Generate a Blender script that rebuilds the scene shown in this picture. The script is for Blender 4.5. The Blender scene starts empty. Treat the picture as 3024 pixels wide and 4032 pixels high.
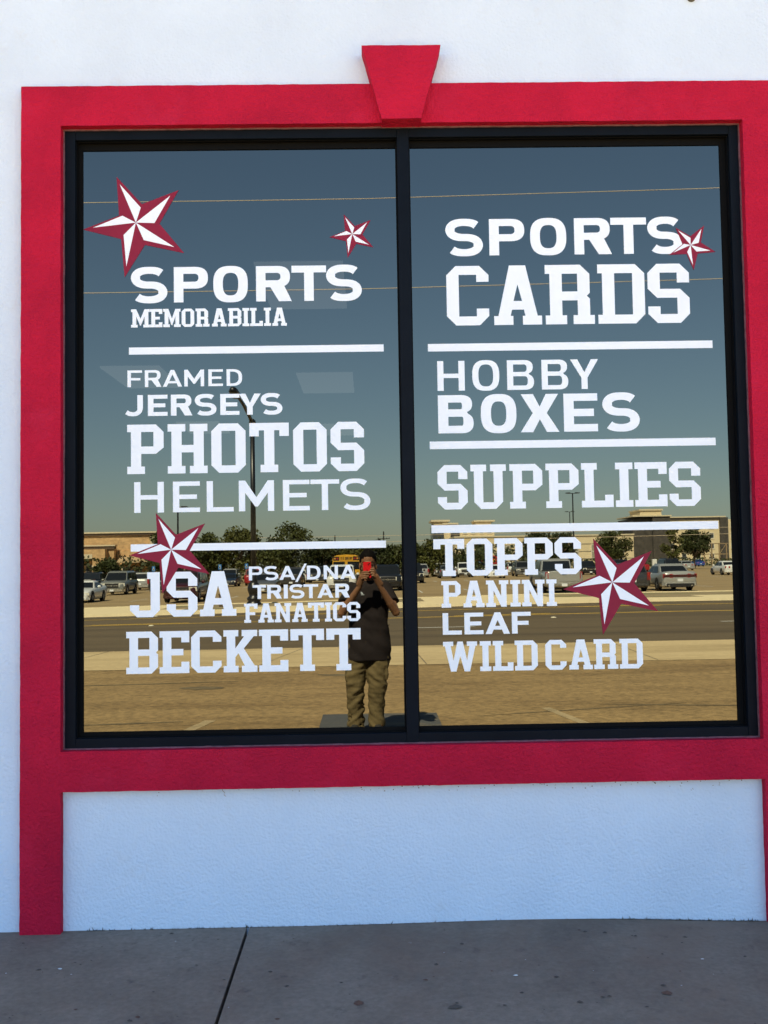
import bpy, bmesh, math, random
from mathutils import Vector, Matrix, noise
from mathutils.geometry import tessellate_polygon

random.seed(11)
rad = math.radians
scene = bpy.context.scene
COL = scene.collection
K = 4.75 / 4.5            # survey scale of the shop front measurements (kept in metres below)
EYE = 1.615               # height of the lens
DG = 4.75                 # lens to glass

# ------------------------------------------------------------------ camera
def set_camera():
    f, W, H = 4000.0, 3024.0, 4032.0
    roll = rad(-0.91)
    n = Vector(((1454 - W / 2) / f, (2219 - H / 2) / f, 1.0)).normalized()
    xr = Vector((math.cos(roll), math.sin(roll), 0.0))
    xr = (xr - n * xr.dot(n)).normalized()
    dn = n.cross(xr)
    ax = lambda i: Vector((xr[i], n[i], -dn[i]))
    X, Y, Z = ax(0), -ax(1), -ax(2)
    cam = bpy.data.cameras.new('camera')
    cam.sensor_fit = 'VERTICAL'
    cam.sensor_height = 36.0
    cam.lens = 36.0 * f / H
    cam.clip_start = 0.004
    cam.clip_end = 6000
    o = bpy.data.objects.new('camera', cam)
    COL.objects.link(o)
    m = Matrix(((X.x, Y.x, Z.x, 0.0), (X.y, Y.y, Z.y, -DG), (X.z, Y.z, Z.z, EYE), (0, 0, 0, 1)))
    o.matrix_world = m
    scene.camera = o
set_camera()

# ------------------------------------------------------------------ sky, sun, exposure
SUN = Vector((-0.24, 0.62, 0.75)).normalized()
world = bpy.data.worlds.new('World')
scene.world = world
world.use_nodes = True
wn = world.node_tree
sky = wn.nodes.new('ShaderNodeTexSky')
sky.sky_type = 'NISHITA'
sky.sun_disc = False
sky.sun_elevation = math.asin(SUN.z)
sky.sun_rotation = math.atan2(SUN.x, SUN.y)
sky.altitude = 200
sky.air_density = 1.0
sky.dust_density = 0.9
sky.ozone_density = 2.5
wn.links.new(sky.outputs[0], wn.nodes['Background'].inputs[0])
wn.nodes['Background'].inputs[1].default_value = 0.063
ld = bpy.data.lights.new('sun', 'SUN')
ld.energy = 5.0
ld.angle = rad(0.53)
ld.color = (1.0, 0.90, 0.74)
lo = bpy.data.objects.new('sun', ld)
COL.objects.link(lo)
lo.rotation_euler = SUN.to_track_quat('Z', 'Y').to_euler()
lo.location = (-20, 40, 60)
scene.view_settings.view_transform = 'Standard'
scene.view_settings.look = 'None'
scene.view_settings.gamma = 1.0
scene.view_settings.exposure = 2.63
scene.render.film_transparent = False
scene.cycles.max_bounces = 10
scene.cycles.glossy_bounces = 5
scene.cycles.transparent_max_bounces = 12
scene.cycles.use_denoising = True

# ------------------------------------------------------------------ materials
MATS = {}
def nodes_of(m):
    m.use_nodes = True
    nt = m.node_tree
    return nt, nt.nodes, nt.links, nt.nodes['Principled BSDF']

def pm(name, col, rough=0.6, metal=0.0, spec=0.5, var=0.0, vscale=3.0, bump=0.0, bscale=60.0,
       col2=None, c2scale=1.0, c2lo=0.5, c2hi=0.7, coat=0.0, aniso=None, detail=4.0, bdist=0.004):
    """principled material: value noise, a second colour in patches, fine bump"""
    if name in MATS:
        return MATS[name]
    m = bpy.data.materials.new(name)
    nt, N, L, b = nodes_of(m)
    b.inputs['Base Color'].default_value = (*col, 1)
    b.inputs['Roughness'].default_value = rough
    b.inputs['Metallic'].default_value = metal
    b.inputs['Specular IOR Level'].default_value = spec
    b.inputs['Coat Weight'].default_value = coat
    b.inputs['Coat Roughness'].default_value = 0.04
    tc = N.new('ShaderNodeTexCoord')
    src = tc.outputs['Object']
    if aniso:
        mp = N.new('ShaderNodeMapping')
        mp.inputs['Scale'].default_value = aniso
        L.new(src, mp.inputs['Vector'])
        asrc = mp.outputs[0]
    else:
        asrc = src
    cur = None
    if col2 is not None:
        nz = N.new('ShaderNodeTexNoise')
        nz.inputs['Scale'].default_value = c2scale
        nz.inputs['Detail'].default_value = 5
        nz.inputs['Roughness'].default_value = 0.6
        L.new(asrc, nz.inputs['Vector'])
        mr = N.new('ShaderNodeMapRange')
        mr.inputs['From Min'].default_value = c2lo
        mr.inputs['From Max'].default_value = c2hi
        L.new(nz.outputs['Fac'], mr.inputs['Value'])
        mx = N.new('ShaderNodeMix')
        mx.data_type = 'RGBA'
        mx.inputs['A'].default_value = (*col, 1)
        mx.inputs['B'].default_value = (*col2, 1)
        L.new(mr.outputs[0], mx.inputs['Factor'])
        cur = mx.outputs['Result']
    if var:
        nz = N.new('ShaderNodeTexNoise')
        nz.inputs['Scale'].default_value = vscale
        nz.inputs['Detail'].default_value = detail
        nz.inputs['Roughness'].default_value = 0.65
        L.new(src, nz.inputs['Vector'])
        mr = N.new('ShaderNodeMapRange')
        mr.inputs['From Min'].default_value = 0.3
        mr.inputs['From Max'].default_value = 0.7
        mr.inputs['To Min'].default_value = 1 - var
        mr.inputs['To Max'].default_value = 1 + var
        L.new(nz.outputs['Fac'], mr.inputs['Value'])
        mu = N.new('ShaderNodeMix')
        mu.data_type = 'RGBA'
        mu.blend_type = 'MULTIPLY'
        mu.inputs['Factor'].default_value = 1.0
        mu.inputs['A'].default_value = (*col, 1)
        if cur is not None:
            L.new(cur, mu.inputs['A'])
        L.new(mr.outputs[0], mu.inputs['B'])
        cur = mu.outputs['Result']
    if cur is not None:
        L.new(cur, b.inputs['Base Color'])
    if bump:
        nz = N.new('ShaderNodeTexNoise')
        nz.inputs['Scale'].default_value = bscale
        nz.inputs['Detail'].default_value = 3
        L.new(src, nz.inputs['Vector'])
        bp = N.new('ShaderNodeBump')
        bp.inputs['Strength'].default_value = bump
        bp.inputs['Distance'].default_value = bdist
        L.new(nz.outputs['Fac'], bp.inputs['Height'])
        L.new(bp.outputs[0], b.inputs['Normal'])
    MATS[name] = m
    return m

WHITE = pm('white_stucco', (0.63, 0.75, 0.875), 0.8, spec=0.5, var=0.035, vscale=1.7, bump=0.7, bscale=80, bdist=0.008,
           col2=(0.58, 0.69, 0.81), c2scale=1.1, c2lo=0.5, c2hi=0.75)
RED = pm('red_stucco', (0.48, 0.010, 0.041), 0.8, spec=0.12, var=0.10, vscale=2.3, bump=0.85, bscale=70, bdist=0.013,
         col2=(0.40, 0.009, 0.038), c2scale=2.1, c2lo=0.42, c2hi=0.66)
BLACKALU = pm('black_anodised_aluminium', (0.004, 0.007, 0.012), 0.5, metal=0.0, spec=0.07, var=0.15, vscale=6)
GASKET = pm('black_rubber_gasket', (0.004, 0.0045, 0.005), 0.7, spec=0.08)
CAULK = pm('grey_caulk', (0.16, 0.07, 0.09), 0.8, var=0.4, vscale=30)
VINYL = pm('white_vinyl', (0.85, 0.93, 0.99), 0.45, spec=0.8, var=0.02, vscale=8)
MAROON = pm('maroon_vinyl', (0.24, 0.012, 0.04), 0.55, spec=0.2, var=0.08, vscale=12)
CONC = pm('grey_pavement_concrete', (0.225, 0.182, 0.140), 0.9, spec=0.2, var=0.16, vscale=42, bump=0.5, bscale=130, bdist=0.003,
          col2=(0.165, 0.127, 0.096), c2scale=1.6, c2lo=0.40, c2hi=0.66, detail=7)
def stain(m, col, scale, lo, hi, amt):
    """lay one more broad stain over a material's colour"""
    nt, N, L, b = nodes_of(m)
    src = b.inputs['Base Color'].links[0].from_socket
    tc = N.new('ShaderNodeTexCoord')
    nz = N.new('ShaderNodeTexNoise')
    nz.inputs['Scale'].default_value = scale
    nz.inputs['Detail'].default_value = 6
    nz.inputs['Roughness'].default_value = 0.7
    L.new(tc.outputs['Object'], nz.inputs['Vector'])
    mr = N.new('ShaderNodeMapRange')
    mr.inputs['From Min'].default_value = lo
    mr.inputs['From Max'].default_value = hi
    mr.inputs['To Max'].default_value = amt
    L.new(nz.outputs['Fac'], mr.inputs['Value'])
    mx = N.new('ShaderNodeMix')
    mx.data_type = 'RGBA'
    L.new(mr.outputs[0], mx.inputs['Factor'])
    L.new(src, mx.inputs['A'])
    mx.inputs['B'].default_value = (*col, 1)
    L.new(mx.outputs['Result'], b.inputs['Base Color'])
stain(CONC, (0.20, 0.135, 0.095), 1.1, 0.5, 0.7, 0.75)
stain(CONC, (0.085, 0.07, 0.06), 9.0, 0.60, 0.72, 0.6)
stain(CONC, (0.30, 0.27, 0.24), 28.0, 0.66, 0.74, 0.5)
stain(RED, (0.52, 0.024, 0.075), 3.3, 0.55, 0.75, 0.4)
stain(WHITE, (0.55, 0.57, 0.58), 5.0, 0.62, 0.78, 0.35)
JOINT = pm('joint_dirt', (0.02, 0.018, 0.016), 0.95)
ASPH = pm('tan_aggregate_asphalt', (0.35, 0.23, 0.098), 0.95, var=0.42, vscale=13, bump=0.5, bscale=30,
          col2=(0.215, 0.135, 0.055), c2scale=0.8, c2lo=0.44, c2hi=0.72, aniso=(0.35, 1.4, 1.0), detail=8)
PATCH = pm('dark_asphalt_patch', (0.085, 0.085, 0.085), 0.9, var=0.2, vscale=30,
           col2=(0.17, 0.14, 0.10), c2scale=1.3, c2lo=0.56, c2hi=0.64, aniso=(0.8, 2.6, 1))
APRON = pm('pale_driveway_concrete', (0.66, 0.50, 0.27), 0.9, var=0.10, vscale=9,
           col2=(0.47, 0.345, 0.175), c2scale=0.7, c2lo=0.45, c2hi=0.7, aniso=(0.3, 1.2, 1))
ROAD = pm('road_asphalt', (0.15, 0.108, 0.058), 0.92, var=0.12, vscale=12,
          col2=(0.095, 0.068, 0.037), c2scale=0.55, c2lo=0.45, c2hi=0.7, aniso=(0.08, 1.3, 1))
YELLOW = pm('yellow_road_paint', (0.80, 0.50, 0.08), 0.8, var=0.2, vscale=5)
WPAINT = pm('white_road_paint', (0.70, 0.68, 0.62), 0.8, var=0.15, vscale=5)
SIDEW = pm('pale_sidewalk_concrete', (0.86, 0.70, 0.42), 0.9, var=0.08, vscale=3)
KERB = pm('kerb_concrete', (0.88, 0.74, 0.47), 0.9, var=0.08, vscale=3)
VERGE = pm('dry_verge_soil', (0.33, 0.25, 0.14), 0.95, var=0.25, vscale=4,
           col2=(0.22, 0.21, 0.09), c2scale=0.5, c2lo=0.5, c2hi=0.65)
LOT = pm('far_lot_asphalt', (0.37, 0.26, 0.125), 0.95, var=0.12, vscale=2.5,
         col2=(0.29, 0.20, 0.095), c2scale=0.25, c2lo=0.45, c2hi=0.7, aniso=(0.3, 1, 1))
EARTH = pm('dry_earth', (0.26, 0.21, 0.12), 0.95, var=0.15, vscale=0.3, col2=(0.16, 0.16, 0.07), c2scale=0.05)

def mirror_pane():
    m = bpy.data.materials.new('bronze_reflective_glass')
    nt, N, L, b = nodes_of(m)
    N.remove(b)
    out = N['Material Output']
    g = N.new('ShaderNodeBsdfGlossy')
    g.inputs['Color'].default_value = (0.107, 0.111, 0.095, 1)
    g.inputs['Roughness'].default_value = 0.0
    t = N.new('ShaderNodeBsdfTransparent')
    t.inputs['Color'].default_value = (0.8, 0.85, 0.85, 1)
    mx = N.new('ShaderNodeMixShader')
    mx.inputs[0].default_value = 0.04
    tc = N.new('ShaderNodeTexCoord')
    nz = N.new('ShaderNodeTexNoise')
    nz.inputs['Scale'].default_value = 1.6
    nz.inputs['Detail'].default_value = 1.0
    L.new(tc.outputs['Object'], nz.inputs['Vector'])
    bp = N.new('ShaderNodeBump')
    bp.inputs['Strength'].default_value = 1.0
    bp.inputs['Distance'].default_value = 0.00007
    L.new(nz.outputs['Fac'], bp.inputs['Height'])
    L.new(bp.outputs[0], g.inputs['Normal'])
    L.new(g.outputs[0], mx.inputs[1])
    L.new(t.outputs[0], mx.inputs[2])
    L.new(mx.outputs[0], out.inputs['Surface'])
    return m
PANE = mirror_pane()

def emit(name, col, s):
    m = bpy.data.materials.new(name)
    nt, N, L, b = nodes_of(m)
    b.inputs['Base Color'].default_value = (*col, 1)
    b.inputs['Emission Color'].default_value = (*col, 1)
    b.inputs['Emission Strength'].default_value = s
    return m

# ------------------------------------------------------------------ mesh helpers
class MB:
    def __init__(self):
        self.v, self.f = [], []
    def add(self, verts, faces):
        n = len(self.v)
        self.v += [tuple(p) for p in verts]
        self.f += [tuple(i + n for i in f) for f in faces]
        return self
    def box(self, x0, x1, y0, y1, z0, z1):
        return self.add([(x0, y0, z0), (x1, y0, z0), (x1, y1, z0), (x0, y1, z0),
                         (x0, y0, z1), (x1, y0, z1), (x1, y1, z1), (x0, y1, z1)],
                        [(0, 3, 2, 1), (4, 5, 6, 7), (0, 1, 5, 4), (1, 2, 6, 5), (2, 3, 7, 6), (3, 0, 4, 7)])
    def loft(self, rings, cap=True, closed=True):
        n = len(rings[0])
        vs = [p for r in rings for p in r]
        fs = []
        for i in range(len(rings) - 1):
            for j in range(n if closed else n - 1):
                a, b = i * n + j, i * n + (j + 1) % n
                fs.append((a, b, b + n, a + n))
        if cap:
            fs.append(tuple(range(n - 1, -1, -1)))
            fs.append(tuple((len(rings) - 1) * n + k for k in range(n)))
        return self.add(vs, fs)
    def tube(self, pts, radii, seg=8, cap=True):
        if not isinstance(radii, (list, tuple)):
            radii = [radii] * len(pts)
        pts = [Vector(p) for p in pts]
        rings = []
        for i, p in enumerate(pts):
            d = (pts[min(i + 1, len(pts) - 1)] - pts[max(i - 1, 0)]).normalized()
            u = d.cross(Vector((0, 0, 1)))
            if u.length < 1e-3:
                u = Vector((1, 0, 0))
            u.normalize()
            w = u.cross(d)
            rings.append([p + (u * math.cos(2 * math.pi * k / seg) + w * math.sin(2 * math.pi * k / seg)) * radii[i]
                          for k in range(seg)])
        return self.loft(rings, cap)
    def lathe(self, prof, seg=16, centre=(0, 0), axis='z'):
        rings = []
        for r, h in prof:
            ring = []
            for k in range(seg):
                a = 2 * math.pi * k / seg
                c, s = r * math.cos(a), r * math.sin(a)
                ring.append((centre[0] + c, centre[1] + s, h) if axis == 'z' else (centre[0] + c, h, centre[1] + s))
            rings.append(ring)
        return self.loft(rings)
    def capsule(self, p0, r0, p1, r1, seg=12):
        p0, p1 = Vector(p0), Vector(p1)
        d = (p1 - p0)
        L = d.length
        d = d / L if L > 1e-6 else Vector((0, 0, 1))
        u = d.cross(Vector((0.3, 0.2, 1.0)) if abs(d.z) < 0.9 else Vector((1, 0.2, 0))).normalized()
        w = d.cross(u)
        rings = []
        for a in (-80, -50, -20):
            s, c = math.sin(rad(a)), math.cos(rad(a))
            rings.append((p0 + d * r0 * s, r0 * c))
        for a in (20, 50, 80):
            s, c = math.sin(rad(a)), math.cos(rad(a))
            rings.append((p1 + d * r1 * s, r1 * c))
        return self.loft([[c + (u * math.cos(2 * math.pi * k / seg) + w * math.sin(2 * math.pi * k / seg)) * r
                           for k in range(seg)] for c, r in rings])
    def ellipsoid(self, c, r, seg=18, rings=12):
        c = Vector(c)
        rr = []
        for i in range(rings + 1):
            t = -math.pi / 2 + math.pi * (i + 0.02 if i == 0 else (i - 0.02 if i == rings else i)) / rings
            rr.append([(c.x + r[0] * math.cos(t) * math.cos(2 * math.pi * k / seg),
                        c.y + r[1] * math.cos(t) * math.sin(2 * math.pi * k / seg), c.z + r[2] * math.sin(t))
                       for k in range(seg)])
        return self.loft(rr)
    def plate(self, loops, y0, y1):
        """flat outline with holes in x,z, extruded from y0 (towards the street) to y1"""
        flat = [p for lp in loops for p in lp]
        tris = tessellate_polygon([[Vector((p[0], p[1], 0)) for p in lp] for lp in loops])
        n = len(flat)
        vs = [(p[0], y0, p[1]) for p in flat] + [(p[0], y1, p[1]) for p in flat]
        fs = [tuple(t) for t in tris] + [tuple(i + n for i in reversed(t)) for t in tris]
        k = 0
        for lp in loops:
            m = len(lp)
            for i in range(m):
                a, b = k + i, k + (i + 1) % m
                fs.append((a, b, b + n, a + n))
            k += m
        return self.add(vs, fs)
    def mesh(self, name, smooth=False):
        me = bpy.data.meshes.new(name)
        me.from_pydata(self.v, [], self.f)
        bm = bmesh.new()
        bm.from_mesh(me)
        bmesh.ops.remove_doubles(bm, verts=bm.verts, dist=1e-5)
        bmesh.ops.recalc_face_normals(bm, faces=bm.faces)
        bm.to_mesh(me)
        bm.free()
        if smooth:
            me.polygons.foreach_set('use_smooth', [True] * len(me.polygons))
        return me
    def build(self, name, mat, parent=None, smooth=False, bevel=0.0):
        return link(self.mesh(name, smooth), name, mat, parent, bevel)

def link(me, name, mat, parent=None, bevel=0.0, obj_mat=False):
    o = bpy.data.objects.new(name, me)
    COL.objects.link(o)
    if obj_mat:
        if not me.materials:
            me.materials.append(None)
        o.material_slots[0].link = 'OBJECT'
        o.material_slots[0].material = mat
    elif mat is not None and not me.materials:
        me.materials.append(mat)
    if parent is not None:
        o.parent = parent
    if bevel:
        b = o.modifiers.new('bevel', 'BEVEL')
        b.width = bevel
        b.segments = 2
        b.limit_method = 'ANGLE'
    return o

def empty(name, loc=(0, 0, 0), rz=0.0):
    o = bpy.data.objects.new(name, None)
    o.empty_display_size = 0.2
    COL.objects.link(o)
    o.location = loc
    o.rotation_euler = (0, 0, rz)
    return o

def tag(o, label=None, cat=None, group=None, kind=None):
    if label: o['label'] = label
    if cat: o['category'] = cat
    if group: o['group'] = group
    if kind: o['kind'] = kind
    return o

def sstep(t):
    t = min(1.0, max(0.0, t))
    return t * t * (3 - 2 * t)

def gz(x, y):
    """height of the land: level at the shop, falling gently across the road"""
    return -0.018 + sstep((-y - 6) / 39) * (-0.252 + 0.015 * max(-50, min(8, x)))

def sheet(name, x0, x1, y0, y1, off, mat, step=4.0, kind='structure', parent=None, label=None, cat=None):
    nx = max(1, min(60, int((x1 - x0) / step)))
    ny = max(1, min(60, int(abs(y1 - y0) / step * 2)))
    mb = MB()
    vs = [(x0 + (x1 - x0) * i / nx, y0 + (y1 - y0) * j / ny) for j in range(ny + 1) for i in range(nx + 1)]
    mb.add([(x, y, gz(x, y) + off) for x, y in vs],
           [(j * (nx + 1) + i, j * (nx + 1) + i + 1, (j + 1) * (nx + 1) + i + 1, (j + 1) * (nx + 1) + i)
            for j in range(ny) for i in range(nx)])
    o = mb.build(name, mat, parent)
    if parent is None:
        tag(o, label, cat, None, kind)
    return o

def strip(name, x0, x1, y0, y1, h, mat, parent=None, kind='structure'):
    """raised band along x that follows the land (kerbs, pavements)"""
    n = max(1, int((x1 - x0) / 3))
    rings = []
    for i in range(n + 1):
        x = x0 + (x1 - x0) * i / n
        rings.append([(x, y0, gz(x, y0) - 0.15), (x, y0, gz(x, y0) + h), (x, y1, gz(x, y1) + h), (x, y1, gz(x, y1) - 0.15)])
    mb = MB()
    mb.loft(rings)
    o = mb.build(name, mat, parent)
    if parent is None:
        tag(o, kind=kind)
    return o

# ------------------------------------------------------------------ ground and street
def ground():
    mb = MB()
    xs = [-2500, -600, -200, -120, -80, -60, -50, -40, -30, -20, -10, 0, 8, 20, 40, 80, 160, 400, 2500]
    ys = [200, 60, 0, -6, -9, -12, -15, -18, -21, -24, -27, -30, -33, -36, -39, -42, -46, -60, -100, -200, -500, -3000]
    mb.add([(x, y, gz(x, y) - 0.06) for y in ys for x in xs],
           [(j * len(xs) + i, j * len(xs) + i + 1, (j + 1) * len(xs) + i + 1, (j + 1) * len(xs) + i)
            for j in range(len(ys) - 1) for i in range(len(xs) - 1)])
    tag(mb.build('ground', EARTH), kind='structure')
    fc = sheet('forecourt', -60, 60, -1.95, -11.9, -0.012, ASPH, 2.0)
    ap = sheet('driveway_apron', -60, 60, -11.9, -16.0, -0.008, APRON, 2.0)
    rd = sheet('road', -150, 160, -16.0, -37.4, -0.016, ROAD, 4.0)
    fl = sheet('far_parking_lot', -140, 190, -46.2, -215, -0.008, LOT, 4.0)
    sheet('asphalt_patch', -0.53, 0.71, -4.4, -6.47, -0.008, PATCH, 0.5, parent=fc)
    # painted lines
    for y, w in ((-28.45, 0.26), (-33.9, 0.24)):
        sheet('yellow_line', -150, 160, y, y - w, -0.010, YELLOW, 5, parent=rd)
    for x in (-57, -45, -33, -21, -9.2, 2.8, 15, 27, 39, 51):
        sheet('yellow_dash', x, x + 3.2, -28.95, -29.17, -0.010, YELLOW, 3, parent=rd)
        sheet('yellow_dash', x + 5, x + 8.2, -33.45, -33.67, -0.010, YELLOW, 3, parent=rd)
    for x in (-51.5, -39.5, -27.5, -15.6, -3.3, 1.2, 9.4, 21, 33, 45):
        sheet('white_lane_dash', x, x + (1.6 if abs(x) < 5 else 3.0), -22.4, -22.58, -0.010, WPAINT, 3, parent=rd)
    # ghosts of old paint and tyre marks on the forecourt
    old = pm('worn_paint', (0.44, 0.33, 0.18), 0.9, var=0.3, vscale=8)
    rub = pm('tyre_rubber_mark', (0.17, 0.125, 0.065), 0.9, var=0.4, vscale=3)
    for (xa, ya), (xb, yb), w, m, nm in (((1.95, -6.7), (2.18, -5.4), .11, old, 'worn_line'), ((-1.85, -5.5), (-1.72, -6.2), .12, old, 'worn_line'),
                                         ((-4.6, -9.6), (-1.9, -9.9), .10, rub, 'tyre_mark'), ((2.6, -6.9), (4.6, -6.5), .07, rub, 'tyre_mark'),
                                         ((1.2, -6.2), (3.6, -6.9), .05, rub, 'tyre_mark'), ((-3.2, -6.0), (-2.0, -6.15), .08, rub, 'tyre_mark'), ((-.8, -10.6), (.1, -10.3), .3, rub, 'oil_stain'),
                                         ((-2.6, -9.2), (-2.0, -9.1), .35, rub, 'oil_stain')):
        mb = MB()
        dx, dy = xb - xa, yb - ya
        l = math.hypot(dx, dy)
        pts = []
        for q in range(15):
            t = q / 14
            e = .35 + .65 * math.sin(math.pi * min(1, max(0, t))) + .35 * noise.noise((t * 6 + xa, ya, 0))
            if nm == 'worn_line':
                e = 1 + .3 * noise.noise((t * 9, xa, 0))
            pts.append((xa + dx * t, ya + dy * t, e * w / 2))
        nx, ny = -dy / l, dx / l
        vs = [(p[0] + nx * p[2], p[1] + ny * p[2], gz(p[0], p[1]) - .009) for p in pts] + [(p[0] - nx * p[2], p[1] - ny * p[2], gz(p[0], p[1]) - .009) for p in pts]
        mb.add(vs, [(i, i + 1, i + 16, i + 15) for i in range(14)])
        mb.build(nm, m, fc)
    # raised lane markers
    mk = pm('ceramic_lane_marker', (0.75, 0.68, 0.5), 0.4)
    for i, (x, y) in enumerate(((-6.9, -27.5), (5.6, -26.3), (3.3, -21.0), (7.5, -27.9), (-8.6, -36.3))):
        mb = MB()
        mb.lathe([(0.0005, 0.03), (0.05, 0.026), (0.09, 0.0), (0.09, -0.03)], 12)
        o = mb.build('lane_marker', mk)
        o.location = (x, y, gz(x, y) - 0.012)
        tag(o, 'small round raised lane marker on the road', 'lane marker', 'lane markers on the road')
    # saw-cut joints of the apron
    for x, dx in ((-1.9, 0.55), (0.9, -0.1), (4.7, 0.15), (-5.5, 0.2)):
        mb = MB()
        mb.add([(x, -11.95, gz(x, -11.95) - 0.004), (x + 0.018, -11.95, gz(x, -11.95) - 0.004),
                (x + dx + 0.018, -15.95, gz(x, -15.95) - 0.004), (x + dx, -15.95, gz(x, -15.95) - 0.004)], [(0, 1, 2, 3)])
        mb.build('apron_joint', pm('apron_joint_dirt', (0.2, 0.16, 0.11), 0.95), ap)
    # far side: kerb, pavement slabs, soil verge, kerb of the car park
    strip('far_kerb', -150, 160, -37.4, -37.58, 0.11, KERB)
    pv = tag(empty('far_pavement', (0, 0, 0)), kind='structure')
    x = -52.0
    while x < 60:
        strip('pavement_slab', x, x + 3.0, -37.595, -41.2, 0.10, SIDEW, pv)
        x += 3.012
    strip('verge', -150, 160, -41.25, -45.9, 0.085, VERGE)
    strip('car_park_kerb', -150, 160, -45.95, -46.15, 0.13, KERB)
    for x0, x1, y0, y1 in ((-16, -9.5, -41.3, -45.8), (2.5, 8.2, -41.3, -45.8), (20, 26, -41.3, -45.8)):
        strip('driveway_crossing', x0, x1, y0, y1, 0.094, SIDEW)
    for x0, x1 in ((-8.2, -6.0), (10.2, 14.4)):
        strip('soil_patch', x0, x1, -39.0, -40.9, 0.108, VERGE)
    # bay lines in the car park
    for x in range(-60, 90, 3):
        for y in (-58, -90, -122):
            sheet('bay_line', x + 0.2, x + 0.3, y, y - 5, -0.003, WPAINT, 5, parent=fl)
ground()
YW = -0.059

def sidewalk():
    """the shop's own pavement: slabs parted by open joints"""
    root = tag(empty('sidewalk'), kind='structure')
    xs = [-12.57, -9.57, -6.57, -3.57, -0.572, 2.43, 5.43, 8.43, 11.43]
    for a, b in zip(xs[:-1], xs[1:]):
        n = 24
        rings = []
        for i in range(n + 1):
            x = a + 0.007 + (b - a - 0.014) * i / n
            dz = 0.008 * math.exp(-((x - 0.65) / 0.5) ** 2) - 0.022 * sstep((x - 1.0) / 0.9) - 0.018
            rings.append([(x, -0.03, dz - 0.14), (x, -1.94, dz - 0.14), (x, -1.94, dz * 0.5 - 0.009), (x, -0.03, dz)])
        mb = MB()
        mb.loft(rings)
        mb.build('concrete_slab', CONC, root)
    MB().box(-13, 12, -1.93, -0.04, -0.13, -0.055).build('joint_bed', JOINT, root)
sidewalk()

def litter():
    """leaf crumbs, chips and paint flecks lying on the pavement"""
    rnd = random.Random(5)
    dark = pm('dead_leaf', (0.085, 0.066, 0.052), 0.9)
    pale = pm('paint_fleck', (0.6, 0.6, 0.58), 0.8)
    brown = pm('rust_brown_crumb', (0.12, 0.06, 0.04), 0.9)
    mb = {0: MB(), 1: MB(), 2: MB()}
    for i in range(230):
        x, y = rnd.uniform(-2.2, 2.3), -0.12 - rnd.random() ** 1.2 * 1.3
        k = rnd.choice((0, 0, 0, 0, 0, 0, 0, 1, 2, 2))
        s = rnd.choice((0.002, 0.003, 0.003, 0.004, 0.006, 0.009)) * rnd.uniform(.8, 1.2)
        if rnd.random() < 0.05 and k != 1:
            s *= 2.2
        z = -0.0165 - 0.022 * sstep((x - 1.0) / 0.9) + 0.008 * math.exp(-((x - 0.65) / 0.5) ** 2)
        a = rnd.random() * 6.3
        pts = []
        for q in range(5):
            t = a + q * 1.2566
            r = s * rnd.uniform(0.5, 1.1)
            pts.append((x + r * 1.6 * math.cos(t), y + r * math.sin(t), z + 0.0008 * rnd.random()))
        mb[k].add(pts + [(x, y, z + s * 0.5)], [(0, 1, 5), (1, 2, 5), (2, 3, 5), (3, 4, 5), (4, 0, 5)])
    tag(mb[0].build('leaf_litter', dark), 'dark dry leaf crumbs scattered over the grey sidewalk', 'litter', kind='stuff')
    tag(mb[1].build('paint_flecks', pale), 'tiny white paint flecks scattered over the grey sidewalk', 'flecks', kind='stuff')
    tag(mb[2].build('brown_crumbs', brown), 'rust brown crumbs scattered over the grey sidewalk', 'crumbs', kind='stuff')
    # dry weeds and dirt gathered where wall meets pavement
    wd = MB()
    for i in range(700):
        x = rnd.choice((rnd.uniform(-1.3, 1.75), rnd.uniform(0.3, 1.75)))
        z = -0.018 - 0.022 * sstep((x - 1.0) / 0.9)
        h = rnd.uniform(0.003, 0.012) * (1.8 if rnd.random() < .08 else 1)
        l = rnd.uniform(-0.012, 0.012)
        wd.add([(x - 0.003, YW - 0.006, z - 0.002), (x + 0.003, YW - 0.006, z - 0.002), (x + l, YW - 0.007 - rnd.random() * 0.01, z + h)],
               [(0, 1, 2)])
    tag(wd.build('wall_foot_weeds', pm('dry_weed', (0.05, 0.045, 0.025), 0.9)), 'dry weeds and dirt along the foot of the wall', 'weeds', kind='stuff')
litter()

# ------------------------------------------------------------------ the shop front
YW, YT, YK, YF = -0.059, -0.101, -0.154, -0.053     # wall, red surround, keystone, window frame faces (glass at 0)
KX = K * 1.0113           # the surround stands a little nearer the glass than first measured
KZ = lambda z: EYE + (z * K - EYE) * 1.0113
XL, XR, ZB, ZT = -1.3160 * KX, 1.6715 * KX, KZ(0.7565), KZ(3.4560)    # opening in the surround
OXL, OXR, OZT, OZB = -1.487 * KX, 1.842 * KX, KZ(3.632), KZ(0.587)   # outside of the surround

def rough(pts, amp=0.0016, step=0.02, seed=0.0, hold=()):
    """resample a closed outline and let hand-trowelled edges wander a little"""
    out = []
    for i, p in enumerate(pts):
        q = pts[(i + 1) % len(pts)]
        L = math.hypot(q[0] - p[0], q[1] - p[1])
        n = max(1, int(L / step))
        dx, dz = (q[0] - p[0]) / L, (q[1] - p[1]) / L
        for k in range(n):
            x, z = p[0] + (q[0] - p[0]) * k / n, p[1] + (q[1] - p[1]) * k / n
            e = 0.0 if k == 0 else amp * (noise.noise((x * 14 + seed, z * 14, seed)) + 0.7 * noise.noise((x * 55, z * 55 + seed, 3)))
            out.append((x - dz * e, z + dx * e))
    return out

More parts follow.
